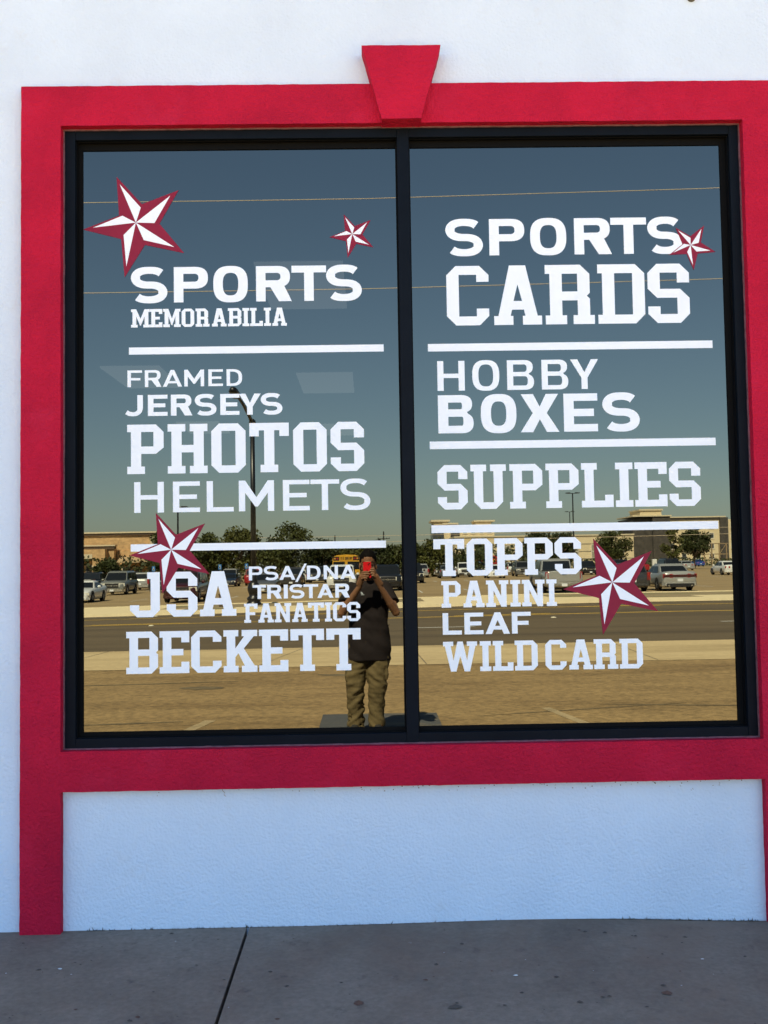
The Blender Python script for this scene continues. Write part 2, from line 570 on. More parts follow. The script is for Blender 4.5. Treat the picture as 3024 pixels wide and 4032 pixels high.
def store():
    root = tag(empty('store_building', (0, 0, 0)), 'white stucco shop front with red window surround and black framed window', 'building')
    top = 5.1  # unseen wall top, raised so the shop's shade reaches farther and cuts bounce
    # wall round the window opening, with returns, back and roof
    mb = MB()
    mb.box(-13, XL - 0.012, YW, 0.25, -0.12, top)
    mb.box(XR + 0.012, 14, YW, 0.25, -0.12, top)
    mb.box(XL - 0.012, XR + 0.012, YW, 0.25, ZT + 0.012, top)
    mb.box(XL - 0.012, XR + 0.012, YW, 0.25, -0.12, ZB - 0.012)
    mb.box(-13, -12.75, 0.25, 14, -0.12, top)
    mb.box(13.75, 14, 0.25, 14, -0.12, top)
    mb.box(-13, 14, 13.75, 14, -0.12, top)
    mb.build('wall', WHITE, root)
    MB().box(-12.75, 13.75, 0.25, 13.75, 3.9, 4.05).build('roof', pm('roof_felt', (0.4, 0.4, 0.38), 0.9), root)
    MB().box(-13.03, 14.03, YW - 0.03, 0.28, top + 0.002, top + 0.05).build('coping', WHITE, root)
    # red surround: band above, two legs to the pavement, sill band
    outer = [(OXL, -0.028), (OXL, OZT), (OXR, OZT), (OXR, -0.05), (XR, -0.05), (XR, OZB), (XL, OZB), (XL, -0.028)]
    hole = [(XL, ZB), (XR, ZB), (XR, ZT), (XL, ZT)]
    mb = MB()
    mb.plate([rough(outer, seed=1.3), rough(hole, seed=4.1)], YT, YW + 0.02)
    sur = mb.build('window_surround', RED, root, bevel=0.003)
    # reveal between surround and frame
    ky = [(0.0, KZ(3.778)), (0.344 * KX, KZ(3.778)), (0.254 * KX, KZ(3.4525)), (0.083 * KX, KZ(3.4525))]
    mb = MB()
    mb.plate([rough(ky, amp=0.002, seed=7.7)], YK, YW + 0.03)
    mb.build('keystone', RED, sur, bevel=0.006)
    # caulk bead round the frame
    mb = MB()
    c = 0.006
    mb.plate([rough([(XL - .001, ZB - .001), (XR + .001, ZB - .001), (XR + .001, ZT + .001), (XL - .001, ZT + .001)], 0.0004, seed=2),
              rough([(XL + c, ZB + c), (XR - c, ZB + c), (XR - c, ZT - c), (XL + c, ZT - c)], 0.0016, seed=9)], YF - 0.006, YF + 0.02)
    mb.build('caulk_bead', CAULK, sur)
    # window: frame, mullion, glazing beads, panes
    fi = (-1.2656 * KX, 1.6250 * KX, KZ(0.8130), KZ(3.4110))
    gl = (-1.2585 * K, 1.6150 * K, 0.8137 * K, 3.4008 * K)
    mu = (0.1500 * KX, 0.2020 * KX)
    gm = (0.1446 * K, 0.2103 * K)
    fr = empty('window')
    fr.parent = root
    yb = 0.03
    MB().box(XL + 0.002, fi[0], YF, yb, ZB + 0.002, ZT - 0.002).build('jamb', BLACKALU, fr, bevel=0.0015)
    MB().box(fi[1], XR - 0.002, YF, yb, ZB + 0.002, ZT - 0.002).build('jamb', BLACKALU, fr, bevel=0.0015)
    for a, b in ((fi[0], mu[0]), (mu[1], fi[1])):
        MB().box(a + .0006, b - .0006, YF + 0.0012, yb, fi[3], ZT - 0.002).build('head_rail', BLACKALU, fr, bevel=0.0015)
        MB().box(a + .0006, b - .0006, YF + 0.0012, yb, ZB + 0.002, fi[2] - 0.012).build('sill_rail', BLACKALU, fr, bevel=0.0015)
    MB().box(mu[0], mu[1], YF, yb, ZB + 0.002, ZT - 0.002).build('mullion', BLACKALU, fr, bevel=0.0015)
    for a, b, c, d in ((fi[0], mu[0], gl[0], gm[0]), (mu[1], fi[1], gm[1], gl[1])):
        # stepped bead against the glass
        z0, z1 = fi[2] - 0.012, fi[3]
        mb = MB()
        mb.plate([[(a, z0), (b, z0), (b, z1), (a, z1)], [(c, gl[2]), (d, gl[2]), (d, gl[3]), (c, gl[3])]], -0.007, 0.02)
        mb.build('glazing_bead', GASKET, fr)
        mb = MB()
        mb.plate([[(a + .0005, z0 + .0005), (b - .0005, z0 + .0005), (b - .0005, z1 - .0005), (a + .0005, z1 - .0005)],
                  [(a + .004, z0 + .004), (b - .004, z0 + .004), (b - .004, z1 - .004), (a + .004, z1 - .004)]], -0.030, -0.022)
        mb.build('gasket', GASKET, fr)
        mb = MB()
        mb.add([(a, 0, z0), (b, 0, z0), (b, 0, z1), (a, 0, z1)], [(0, 1, 2, 3)])
        mb.build('pane', PANE, fr)
    # the dim room behind the glass, with lay-in ceiling lights
    room = MB()
    x0, x1, y0, y1, z0, z1 = -4.5, 5.0, 0.26, 13.6, 0.0, 3.49
    room.add([(x0, y0, z0), (x1, y0, z0), (x1, y1, z0), (x0, y1, z0), (x0, y0, z1), (x1, y0, z1), (x1, y1, z1), (x0, y1, z1)],
             [(0, 1, 2, 3), (4, 5, 6, 7), (1, 2, 6, 5), (2, 3, 7, 6), (3, 0, 4, 7)])
    rm = room.build('shop_interior', pm('dim_interior', (0.10, 0.10, 0.10), 0.9), root)
    lit = emit('ceiling_light_diffuser', (1.0, 0.97, 0.9), 0.20)
    for x, y in ((-0.41, 2.0), (-0.41, 5.65), (-0.41, 9.3), (-2.2, 5.2), (-2.2, 8.9)):
        MB().box(x - 0.275, x + 0.275, y - 0.56, y + 0.56, 3.47, 3.485).build('ceiling_light', lit, rm)
    # short stub of pipe high on the wall
    mb = MB()
    mb.lathe([(0.022, YW + 0.02), (0.022, YW - 0.012), (0.017, YW - 0.014), (0.015, YW - 0.004)], 16, (1.575, 4.285), 'y')
    p = mb.build('pipe_stub', pm('weathered_pipe', (0.10, 0.095, 0.07), 0.7, var=0.4, vscale=40), None, True)
    tag(p, 'short weathered pipe stub poking out of the white wall above the keystone', 'pipe')
    # scrapes and stains on the lower wall panel
    st = pm('scuff', (0.33, 0.31, 0.28), 0.9)
    for (x, z, l, a) in ((-0.685, 0.605, 0.022, 60), (-0.675, 0.580, 0.012, 70), (1.465, 0.565, 0.006, 20), (1.458, 0.559, 0.004, 0)):
        mb = MB()
        mb.tube([(x, YW - 0.0012, z), (x + l * .5 * math.cos(rad(a)) - .003, YW - 0.0016, z - l * .5), (x + l * .6, YW - 0.0012, z - l)], 0.0013, 5)
        o = mb.build('scuff', st, root)
store()

def sill_grime():
    rnd = random.Random(21)
    mb = MB()
    for i in range(150):
        u = rnd.random()
        x = XL + .02 + (XR - XL - .03) * (1 - (1 - u) ** 1.0 * rnd.random() ** .35)
        if x > XR - .006:
            continue
        z = OZB - .004 - rnd.random() ** 3 * .030
        r = rnd.uniform(.0012, .0032) * (1.7 if x > XR - .05 else 1)
        p = [(x + r * rnd.uniform(.6, 1.6) * math.cos(a), YW - .0006, z + r * rnd.uniform(.5, 1.2) * math.sin(a)) for a in (0, 1.05, 2.1, 3.14, 4.2, 5.2)]
        mb.add(p + [(x, YW - .0016, z)], [(k, (k + 1) % 6, 6) for k in range(6)])
    tag(mb.build('sill_grime', pm('brown_grime', (0.16, 0.12, 0.07), 0.95)), 'brown grime specks under the red sill band', 'grime', kind='stuff')
sill_grime()

# ------------------------------------------------------------------ lettering cut from vinyl
def arc(cx, cz, rx, rz, a0, a1, n=14, e=2.0):
    out = []
    for i in range(n + 1):
        a = rad(a0 + (a1 - a0) * i / n)
        c, s = math.cos(a), math.sin(a)
        out.append((cx + rx * math.copysign(abs(c) ** (2 / e), c), cz + rz * math.copysign(abs(s) ** (2 / e), s)))
    return out

def stroke(pts, w0, w1=None):
    """outline of a pen stroke along a centre line; width varies with its slope"""
    w1 = w1 or w0
    L, Rr = [], []
    for i, p in enumerate(pts):
        a, b = pts[max(i - 1, 0)], pts[min(i + 1, len(pts) - 1)]
        dx, dz = b[0] - a[0], b[1] - a[1]
        l = math.hypot(dx, dz) or 1
        dx, dz = dx / l, dz / l
        w = (w0 * abs(dz) + w1 * abs(dx)) / (abs(dz) + abs(dx)) / 2
        L.append((p[0] - dz * w, p[1] + dx * w))
        Rr.append((p[0] + dz * w, p[1] - dx * w))
    return [L + Rr[::-1]]

def slab(ch, w, h):
    t, b, c, s = 0.205 * h, 0.15 * h, 0.155 * h, 0.075 * h
    if w < 0.56 * h and ch not in 'I':
        t, s = 0.19 * h, 0.055 * h
    A, m = 2 * s + t, w / 2
    if ch == 'I':
        t = min(t, w * 0.6)
        return [[(0, 0), (w, 0), (w, b), (m + t / 2, b), (m + t / 2, h - b), (w, h - b), (w, h), (0, h), (0, h - b),
                 (m - t / 2, h - b), (m - t / 2, b), (0, b)]]
    if ch == 'O':
        return [[(c, 0), (w - c, 0), (w, c), (w, h - c), (w - c, h), (c, h), (0, h - c), (0, c)],
                [(t, b), (w - t, b), (w - t, h - b), (t, h - b)]]
    if ch == 'D':
        return [[(0, 0), (w - c, 0), (w, c), (w, h - c), (w - c, h), (0, h), (0, h - b), (s, h - b), (s, b), (0, b)],
                [(s + t, b), (w - t, b), (w - t, h - b), (s + t, h - b)]]
    if ch == 'P':
        q = 0.405 * h
        return [[(0, 0), (A, 0), (A, b), (s + t, b), (s + t, q), (w - c, q), (w, q + c * .8), (w, h - c), (w - c, h), (0, h), (0, h - b),
                 (s, h - b), (s, b), (0, b)], [(s + t, q + b), (w - t, q + b), (w - t, h - b), (s + t, h - b)]]
    if ch == 'R':
        x, q, n = w - s, 0.40 * h, 0.05 * h
        return [[(0, 0), (A, 0), (A, b), (s + t, b), (s + t, q), (x - t, q), (x - t, b), (x - t - s, b), (x - t - s, 0), (w, 0), (w, b), (x, b),
                 (x, q + b / 2 - n), (x - n, q + b / 2), (x, q + b / 2 + n), (x, h - c), (x - c, h), (0, h), (0, h - b), (s, h - b), (s, b), (0, b)],
                [(s + t, q + b), (x - t, q + b), (x - t, h - b), (s + t, h - b)]]
    if ch == 'B':
        q, n = 0.425 * h, 0.05 * h
        return [[(0, 0), (w - c, 0), (w, c), (w, .5 * h - n), (w - n, .5 * h), (w, .5 * h + n), (w, h - c), (w - c, h), (0, h), (0, h - b), (s, h - b), (s, b), (0, b)],
                [(s + t, b), (w - t, b), (w - t, q), (s + t, q)], [(s + t, q + b), (w - t, q + b), (w - t, h - b), (s + t, h - b)]]
    if ch == 'A':
        return [[(0, 0), (.40 * w, 0), (.40 * w, b), (.345 * w, b), (.375 * w, .255 * h), (.625 * w, .255 * h), (.655 * w, b), (.60 * w, b), (.60 * w, 0),
                 (w, 0), (w, b), (.91 * w, b), (.67 * w, h), (.33 * w, h), (.09 * w, b), (0, b)], [(.41 * w, .40 * h), (.59 * w, .40 * h), (.5 * w, .68 * h)]]
    if ch == 'S':
        return [[(0, .28 * h), (0, c), (c, 0), (w - c, 0), (w, c), (w, .575 * h - c), (w - c, .575 * h), (t, .575 * h), (t, h - b), (w - t, h - b),
                 (w - t, .68 * h), (w, .68 * h), (w, h - c), (w - c, h), (c, h), (0, h - c), (0, .425 * h + c), (c, .425 * h), (w - t, .425 * h),
                 (w - t, b), (t, b), (t, .28 * h)]]
    if ch == 'C':
        return [[(c, 0), (w - c, 0), (w, c), (w, .28 * h), (w - t, .28 * h), (w - t, b), (t, b), (t, h - b), (w - t, h - b), (w - t, .73 * h), (w, .73 * h),
                 (w, h - c), (w - c, h), (c, h), (0, h - c), (0, c)]]
    e = 0.19 * h
    if ch == 'E':
        return [[(0, 0), (w, 0), (w, .27 * h), (w - e, .27 * h), (w - e, b), (s + t, b), (s + t, .425 * h), (.8 * w, .425 * h), (.8 * w, .575 * h),
                 (s + t, .575 * h), (s + t, h - b), (w - e, h - b), (w - e, .73 * h), (w, .73 * h), (w, h), (0, h), (0, h - b), (s, h - b), (s, b), (0, b)]]
    if ch == 'F':
        return [[(0, 0), (A, 0), (A, b), (s + t, b), (s + t, .40 * h), (.82 * w, .40 * h), (.82 * w, .55 * h),
                 (s + t, .55 * h), (s + t, h - b), (w - e, h - b), (w - e, .73 * h), (w, .73 * h), (w, h), (0, h), (0, h - b), (s, h - b), (s, b), (0, b)]]
    if ch == 'L':
        return [[(0, 0), (w, 0), (w, .28 * h), (w - e, .28 * h), (w - e, b), (s + t, b), (s + t, h - b), (A, h - b), (A, h), (0, h), (0, h - b), (s, h - b), (s, b), (0, b)]]
    if ch == 'T':
        l, r = m - t / 2 - s, m + t / 2 + s
        return [[(l, 0), (r, 0), (r, b), (m + t / 2, b), (m + t / 2, h - b), (w - e, h - b), (w - e, .73 * h), (w, .73 * h), (w, h), (0, h), (0, .73 * h),
                 (e, .73 * h), (e, h - b), (m - t / 2, h - b), (m - t / 2, b), (l, b)]]
    if ch == 'H':
        return [[(0, 0), (A, 0), (A, b), (s + t, b), (s + t, .425 * h), (w - s - t, .425 * h), (w - s - t, b), (w - A, b), (w - A, 0), (w, 0), (w, b), (w - s, b),
                 (w - s, h - b), (w, h - b), (w, h), (w - A, h), (w - A, h - b), (w - s - t, h - b), (w - s - t, .575 * h), (s + t, .575 * h), (s + t, h - b),
                 (A, h - b), (A, h), (0, h), (0, h - b), (s, h - b), (s, b), (0, b)]]
    if ch == 'U':
        return [[(c + s, 0), (w - s - c, 0), (w - s, c), (w - s, h - b), (w, h - b), (w, h), (w - A, h), (w - A, h - b), (w - s - t, h - b), (w - s - t, b),
                 (s + t, b), (s + t, h - b), (A, h - b), (A, h), (0, h), (0, h - b), (s, h - b), (s, c)]]
    if ch == 'J':
        return [[(c, 0), (w - c, 0), (w, c), (w, h), (w - t - s, h), (w - t - s, h - b), (w - t, h - b), (w - t, b), (t, b), (t, .27 * h), (0, .27 * h), (0, c)]]
    if ch == 'M':
        return [[(0, 0), (A, 0), (A, b), (s + t, b), (s + t, .60 * h), (m - .02 * h, .10 * h), (m + .02 * h, .10 * h), (w - s - t, .60 * h), (w - s - t, b), (w - A, b), (w - A, 0),
                 (w, 0), (w, b), (w - s, b), (w - s, h - b), (w, h - b), (w, h), (w - s - t, h), (m, .47 * h), (s + t, h), (0, h), (0, h - b), (s, h - b), (s, b), (0, b)]]
    if ch == 'N':
        return [[(0, 0), (A, 0), (A, b), (s + t, b), (s + t, .62 * h), (w - s - t, 0), (w - s, 0), (w - s, h - b), (w, h - b), (w, h), (w - A, h), (w - A, h - b),
                 (w - s - t, h - b), (w - s - t, .40 * h), (s + t, h), (0, h), (0, h - b), (s, h - b), (s, b), (0, b)]]
    if ch == 'K':
        return [[(0, 0), (A, 0), (A, b), (s + t, b), (s + t, .35 * h), (.44 * w, .45 * h), (.63 * w, b), (.54 * w, b), (.54 * w, 0), (w, 0), (w, b), (.92 * w, b),
                 (.60 * w, .56 * h), (.90 * w, h - b), (w, h - b), (w, h), (.54 * w, h), (.54 * w, h - b), (.61 * w, h - b), (s + t, .56 * h), (s + t, h - b),
                 (A, h - b), (A, h), (0, h), (0, h - b), (s, h - b), (s, b), (0, b)]]
    if ch == 'W':
        return [[(.22 * w, 0), (.38 * w, 0), (.5 * w, .52 * h), (.62 * w, 0), (.78 * w, 0), (.95 * w, h - b), (w, h - b), (w, h), (.70 * w, h), (.70 * w, h - b),
                 (.775 * w, h - b), (.70 * w, .36 * h), (.58 * w, h), (.42 * w, h), (.30 * w, .36 * h), (.225 * w, h - b), (.30 * w, h - b), (.30 * w, h), (0, h),
                 (0, h - b), (.05 * w, h - b)]]
    raise KeyError(ch)

WEIGHT = {'b': (.265, .195), 's': (.262, .185), 'm': (.235, .175), 'r': (.205, .145)}
def sans(ch, w, h, wt):
    t, b = WEIGHT[wt][0] * h, WEIGHT[wt][1] * h
    m = w / 2
    q = t * 1.10
    if ch == 'I':
        return [[(0, 0), (w, 0), (w, h), (0, h)]]
    if ch == 'L':
        return [[(0, 0), (w, 0), (w, b), (t, b), (t, h), (0, h)]]
    if ch == 'T':
        return [[(m - t / 2, 0), (m + t / 2, 0), (m + t / 2, h - b), (w, h - b), (w, h), (0, h), (0, h - b), (m - t / 2, h - b)]]
    if ch == 'E':
        a = .5 * h - b / 2
        return [[(0, 0), (w, 0), (w, b), (t, b), (t, a), (.89 * w, a), (.89 * w, a + b), (t, a + b), (t, h - b), (w, h - b), (w, h), (0, h)]]
    if ch == 'F':
        a = .40 * h
        return [[(0, 0), (t, 0), (t, a), (.88 * w, a), (.88 * w, a + b), (t, a + b), (t, h - b), (w, h - b), (w, h), (0, h)]]
    if ch == 'H':
        a = .5 * h - b / 2
        return [[(0, 0), (t, 0), (t, a), (w - t, a), (w - t, 0), (w, 0), (w, h), (w - t, h), (w - t, a + b), (t, a + b), (t, h), (0, h)]]
    if ch == 'O':
        return [arc(m, .5 * h, m, .515 * h, 0, 360, 55, 2.7)[:-1], arc(m, .5 * h, m - t, .515 * h - b, 0, 360, 47, 2.7)[:-1]]
    if ch == 'D':
        x = w - .62 * h
        return [[(0, 0), (x, 0)] + arc(x, .5 * h, w - x, .5 * h, -88, 88, 22, 2.6) + [(x, h), (0, h)],
                [(t, b), (x, b)] + arc(x, .5 * h, w - x - t, .5 * h - b, -86, 86, 20, 2.6) + [(x, h - b), (t, h - b)]]
    if ch in 'PR':
        q0 = .385 * h if ch == 'P' else .40 * h
        rz = (h - q0) / 2
        wb = w if ch == 'P' else .955 * w
        x = wb - rz * 1.25
        hole = [(t, q0 + b), (x, q0 + b)] + arc(x, q0 + rz, wb - x - t, rz - b, -86, 86, 16, 2.5) + [(x, h - b), (t, h - b)]
        if ch == 'P':
            return [[(0, 0), (t, 0), (t, q0), (x, q0)] + arc(x, q0 + rz, wb - x, rz, -88, 88, 20, 2.5) + [(x, h), (0, h)], hole]
        return [[(0, 0), (t, 0), (t, q0), (.40 * w, q0), (w - q * 1.22, 0), (w, 0)] + arc(x, q0 + rz, wb - x, rz, -60, 88, 18, 2.5) + [(x, h), (0, h)], hole]
    if ch == 'B':
        q0 = .5 * h
        x, x2 = w - .30 * h, w * .965 - .30 * h
        a = (h * .53) / 2
        u = (h - .53 * h) / 2
        return [[(0, 0), (x, 0)] + arc(x, a, w - x, a, -88, 62, 16, 2.4) + arc(x2, .53 * h + u, w * .965 - x2, u, -62, 88, 16, 2.4) + [(x2, h), (0, h)],
                [(t, b), (x, b)] + arc(x, (b + .53 * h - b * .5) / 2, w - x - t, (.53 * h - b * 1.5) / 2, -86, 86, 12, 2.4) + [(x, .53 * h - b * .5), (t, .53 * h - b * .5)],
                [(t, .53 * h + b * .5), (x2, .53 * h + b * .5)] + arc(x2, (.53 * h + b * .5 + h - b) / 2, w * .965 - x2 - t, (h - b - .53 * h - b * .5) / 2, -86, 86, 12, 2.4)
                + [(x2, h - b), (t, h - b)]]
    if ch == 'A':
        k = (m - .46 * q) / h
        y1, y2, ya = .20 * h, .20 * h + b * .92, (m - q) / k
        return [[(0, 0), (q, 0), (q + k * y1, y1), (w - q - k * y1, y1), (w - q, 0), (w, 0), (m + .46 * q, h), (m - .46 * q, h)],
                [(q + k * y2, y2), (w - q - k * y2, y2), (m, ya)]]
    if ch == 'M':
        return [[(0, 0), (t, 0), (t, .60 * h), (m - .22 * t, .15 * h), (m + .22 * t, .15 * h), (w - t, .60 * h), (w - t, 0), (w, 0), (w, h), (w - t, h),
                 (m, .45 * h), (t, h), (0, h)]]
    if ch == 'N':
        return [[(0, 0), (t, 0), (t, .66 * h), (w - t, 0), (w, 0), (w, h), (w - t, h), (w - t, .34 * h), (t, h), (0, h)]]
    if ch == 'X':
        q = t * 1.22
        return [[(0, 0), (q, 0), (m, .335 * h), (w - q, 0), (w, 0), (m + q * .57, .5 * h), (w * .985, h), (w * .985 - q, h), (m, .665 * h), (w * .015 + q, h),
                 (w * .015, h), (m - q * .57, .5 * h)]]
    if ch == 'Y':
        q = t * 1.18
        return [[(m - t / 2, 0), (m + t / 2, 0), (m + t / 2, .38 * h), (w, h), (w - q, h), (m, .56 * h), (q, h), (0, h), (m - t / 2, .38 * h)]]
    if ch == '/':
        d = .75 * t
        return [[(0, -.16 * h), (d, -.16 * h), (w, 1.15 * h), (w - d, 1.15 * h)]]
    if ch == 'J':
        x = w - t / 2
        return stroke([(x, h), (x, .75 * h), (x, .55 * h)] + arc(x - .42 * w, .40 * h, .42 * w, .40 * h - b / 2, 0, -90, 10, 2.3) + [(.20 * w, b * .62), (.04 * w, b * 1.05)], t, b)
    if ch == 'S':
        rx, rz = (w - t * .95) / 2, (h * 1.03 - b) / 4
        zt, zb = h * 1.015 - b / 2 - rz, -h * .015 + b / 2 + rz
        up = arc(m, zt, rx, rz, 33, 262, 26, 2.35)
        dn = arc(m, zb, rx, rz, 82, -147, 26, 2.35)
        return stroke(up + dn, t * .98, b)
    raise KeyError(ch)

def word(text, style, z0, z1, xs, label, group):
    z0, z1 = z0 / 1000 * K, z1 / 1000 * K
    root = tag(empty('vinyl_lettering', (xs[0] / 1000 * K, 0, z0)), label, 'lettering', group)
    h = z1 - z0
    for i, ch in enumerate(text):
        x0, x1 = xs[2 * i] / 1000 * K, xs[2 * i + 1] / 1000 * K
        w = x1 - x0
        loops = slab(ch, w, h) if style == 'v' else sans(ch, w, h, style)
        mb = MB()
        mb.plate(loops, -0.0009, -0.0003)
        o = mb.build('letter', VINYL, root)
        o.location = (x0 - xs[0] / 1000 * K, 0, 0)

G = 'white vinyl words on the shop window'
word('SPORTS', 'b', 2709, 2869, [-1046, -884, -855, -703, -679, -525, -488, -329, -329, -174, -174, -15], 'bold white word SPORTS directly above the word MEMORABILIA', G)
word('MEMORABILIA', 'v', 2598, 2680, [-1046, -963, -962, -907, -903, -826, -821, -765, -759, -697, -686, -621, -615, -555, -550, -520, -516, -459, -454, -423, -417, -352], 'small white slab-serif word MEMORABILIA', G)
word('FRAMED', 'r', 2330, 2405, [-1063, -998, -986, -913, -906, -821, -811, -723, -704, -639, -623, -554], 'thin white sans word FRAMED', G)
word('JERSEYS', 's', 2200, 2294, [-1071, -995, -973, -886, -871, -776, -765, -669, -652, -567, -569, -472, -472, -376], 'bold white sans word JERSEYS', G)
word('PHOTOS', 'v', 1942, 2162, [-1065, -904, -886, -710, -693, -541, -524, -349, -330, -181, -164, -15], 'large white slab-serif word PHOTOS', G)
word('HELMETS', 'r', 1770, 1906, [-1035, -904, -864, -745, -715, -596, -573, -417, -378, -260, -256, -128, -123, 9], 'thin white sans word HELMETS', G)
word('JSA', 'v', 1310, 1507, [-1055, -924, -894, -759, -748, -588], 'large white three-letter slab-serif word overlapped by a maroon star', G)
word('PSA/DNA', 'm', 1464, 1525, [-532, -472, -466, -402, -398, -327, -328, -276, -276, -216, -202, -139, -129, -61], 'small white sans line with a slash between two letter groups', G)
word('TRISTAR', 's', 1382, 1443, [-516, -457, -452, -388, -379, -361, -354, -288, -292, -227, -231, -160, -152, -88], 'small bold white sans word directly below the line with the slash', G)
word('FANATICS', 'v', 1278, 1362, [-554, -495, -492, -424, -420, -347, -343, -275, -273, -202, -199, -168, -163, -104, -101, -43], 'small white slab-serif word second below the line with the slash', G)
word('BECKETT', 'v', 1063, 1247, [-1072, -933, -926, -796, -788, -655, -646, -498, -490, -362, -352, -204, -194, -43], 'large white seven-letter slab-serif word lowest on the pane with HELMETS', G)
word('SPORTS', 'b', 2906, 3072, [365, 533, 562, 721, 747, 910, 946, 1115, 1111, 1273, 1278, 1437], 'bold white word SPORTS directly above the word CARDS', G)
word('CARDS', 'v', 2589, 2859, [365, 555, 577, 792, 809, 1030, 1046, 1258, 1272, 1460], 'very tall white slab-serif word CARDS', G)
word('HOBBY', 'r', 2295, 2429, [317, 439, 473, 594, 629, 749, 784, 903, 913, 1039], 'thin white sans word HOBBY', G)
word('BOXES', 'b', 2104, 2275, [317, 475, 508, 667, 685, 858, 879, 1031, 1053, 1219], 'bold white sans word BOXES', G)
word('SUPPLIES', 'v', 1764, 1962, [309, 442, 456, 614, 630, 776, 791, 938, 950, 1092, 1102, 1180, 1189, 1333, 1343, 1483], 'large white slab-serif word SUPPLIES', G)
word('TOPPS', 'v', 1469, 1633, [285, 422, 432, 547, 555, 681, 689, 815, 823, 941], 'white five-letter slab-serif word right under the bar below SUPPLIES', G)
word('PANINI', 'v', 1330, 1447, [317, 402, 414, 507, 515, 614, 622, 667, 674, 775, 783, 828], 'white six-letter slab-serif word second under the bar below SUPPLIES', G)
word('LEAF', 's', 1211, 1306, [320, 404, 416, 500, 509, 617, 626, 710], 'bold white four-letter sans word third under the bar below SUPPLIES', G)
word('WILDCARD', 'v', 1049, 1180, [320, 470, 482, 531, 539, 629, 636, 737, 771, 864, 876, 980, 986, 1093, 1100, 1203], 'white eight-letter slab-serif word lowest on the pane with SUPPLIES', G)

for x0, x1, z0, z1, lab in ((-1056, 79, 2476, 2508, 'white vinyl bar between MEMORABILIA and FRAMED'), (-1051, 75, 1599, 1631, 'white vinyl bar just below HELMETS'),
                            (277, 1557, 2473, 2507, 'white vinyl bar between CARDS and HOBBY'), (277, 1557, 2034, 2068, 'white vinyl bar between BOXES and SUPPLIES'),
                            (278, 1557, 1660, 1695, 'white vinyl bar just below SUPPLIES')):
    mb = MB()
    mb.plate([[(x0 * K / 1000, z0 * K / 1000), (x1 * K / 1000, z0 * K / 1000), (x1 * K / 1000, z1 * K / 1000), (x0 * K / 1000, z1 * K / 1000)]], -0.0009, -0.0003)
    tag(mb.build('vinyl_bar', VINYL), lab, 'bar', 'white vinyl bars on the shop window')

S_TIP = [(-86, 210), (192, 146), (215, -141), (-51, -248), (-236, -29)]
S_NOT = [(27, 84), (105, -6), (40, -102), (-66, -74), (-75, 33)]
S_WHT = [(-72, 176), (22, 68), (154, 121), (83, -3), (171, -113), (35, -80), (-43, -199), (-55, -56), (-191, -21), (-60, 32)]
def star(cx, cz, s, rot, label):
    c, n = math.cos(rad(rot)), math.sin(rad(rot))
    T = lambda p: ((p[0] * c - p[1] * n) * s * K / 1000, (p[0] * n + p[1] * c) * s * K / 1000)
    lp = []
    for a, b in zip(S_TIP, S_NOT):
        lp += [T(a), T(b)]
    mb = MB()
    mb.plate([lp[::-1]], -0.0017, -0.0010)
    o = mb.build('vinyl_star', MAROON)
    o.location = (cx * K / 1000, 0, cz * K / 1000)
    tag(o, label, 'star', 'maroon and white stars on the shop window')
    for i in range(5):
        mb = MB()
        mb.plate([[T((0, 0)), T(S_WHT[2 * i]), T(S_WHT[2 * i + 1])]], -0.0023, -0.0018)
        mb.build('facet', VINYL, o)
star(-1023, 3073, 1.0, 0, 'large maroon and white star above the word SPORTS that sits over MEMORABILIA')
star(-54, 3010, 0.435, 0, 'small maroon and white star floating above the last letters over MEMORABILIA')
star(1472, 2943, 0.455, 17, 'small maroon and white star touching the SPORTS over CARDS')
star(-873, 1605, 0.78, 0, 'maroon and white star lying across the white bar below HELMETS')
star(1076, 1430, 0.93, 0, 'large maroon and white star beside the six-letter word under SUPPLIES')

# ------------------------------------------------------------------ vehicles
GLASS = pm('dark_car_glass', (0.012, 0.014, 0.016), 0.08, spec=0.7)
TYRE = pm('tyre_rubber', (0.012, 0.012, 0.012), 0.85)
RIM = pm('alloy_rim', (0.45, 0.45, 0.46), 0.35, metal=0.8)
TRIM = pm('black_plastic_trim', (0.015, 0.015, 0.016), 0.6)
CHROME = pm('chrome', (0.75, 0.75, 0.75), 0.15, metal=1.0)
LAMPW = pm('headlamp_lens', (0.75, 0.72, 0.62), 0.15, spec=0.8, coat=1.0)
LAMPA = pm('amber_lens', (0.6, 0.25, 0.03), 0.2, coat=0.6)
LAMPR = pm('red_tail_lens', (0.35, 0.012, 0.012), 0.2, coat=0.8)
PLATE = pm('licence_plate', (0.75, 0.77, 0.8), 0.5)
PINK = pm('plate_characters', (0.05, 0.05, 0.12), 0.6)
BED = pm('bed_liner', (0.02, 0.02, 0.02), 0.8)

def paint(name, col, metal=0.0):
    return pm('paint_' + name, col, 0.32, metal=metal, spec=0.5, coat=0.8)

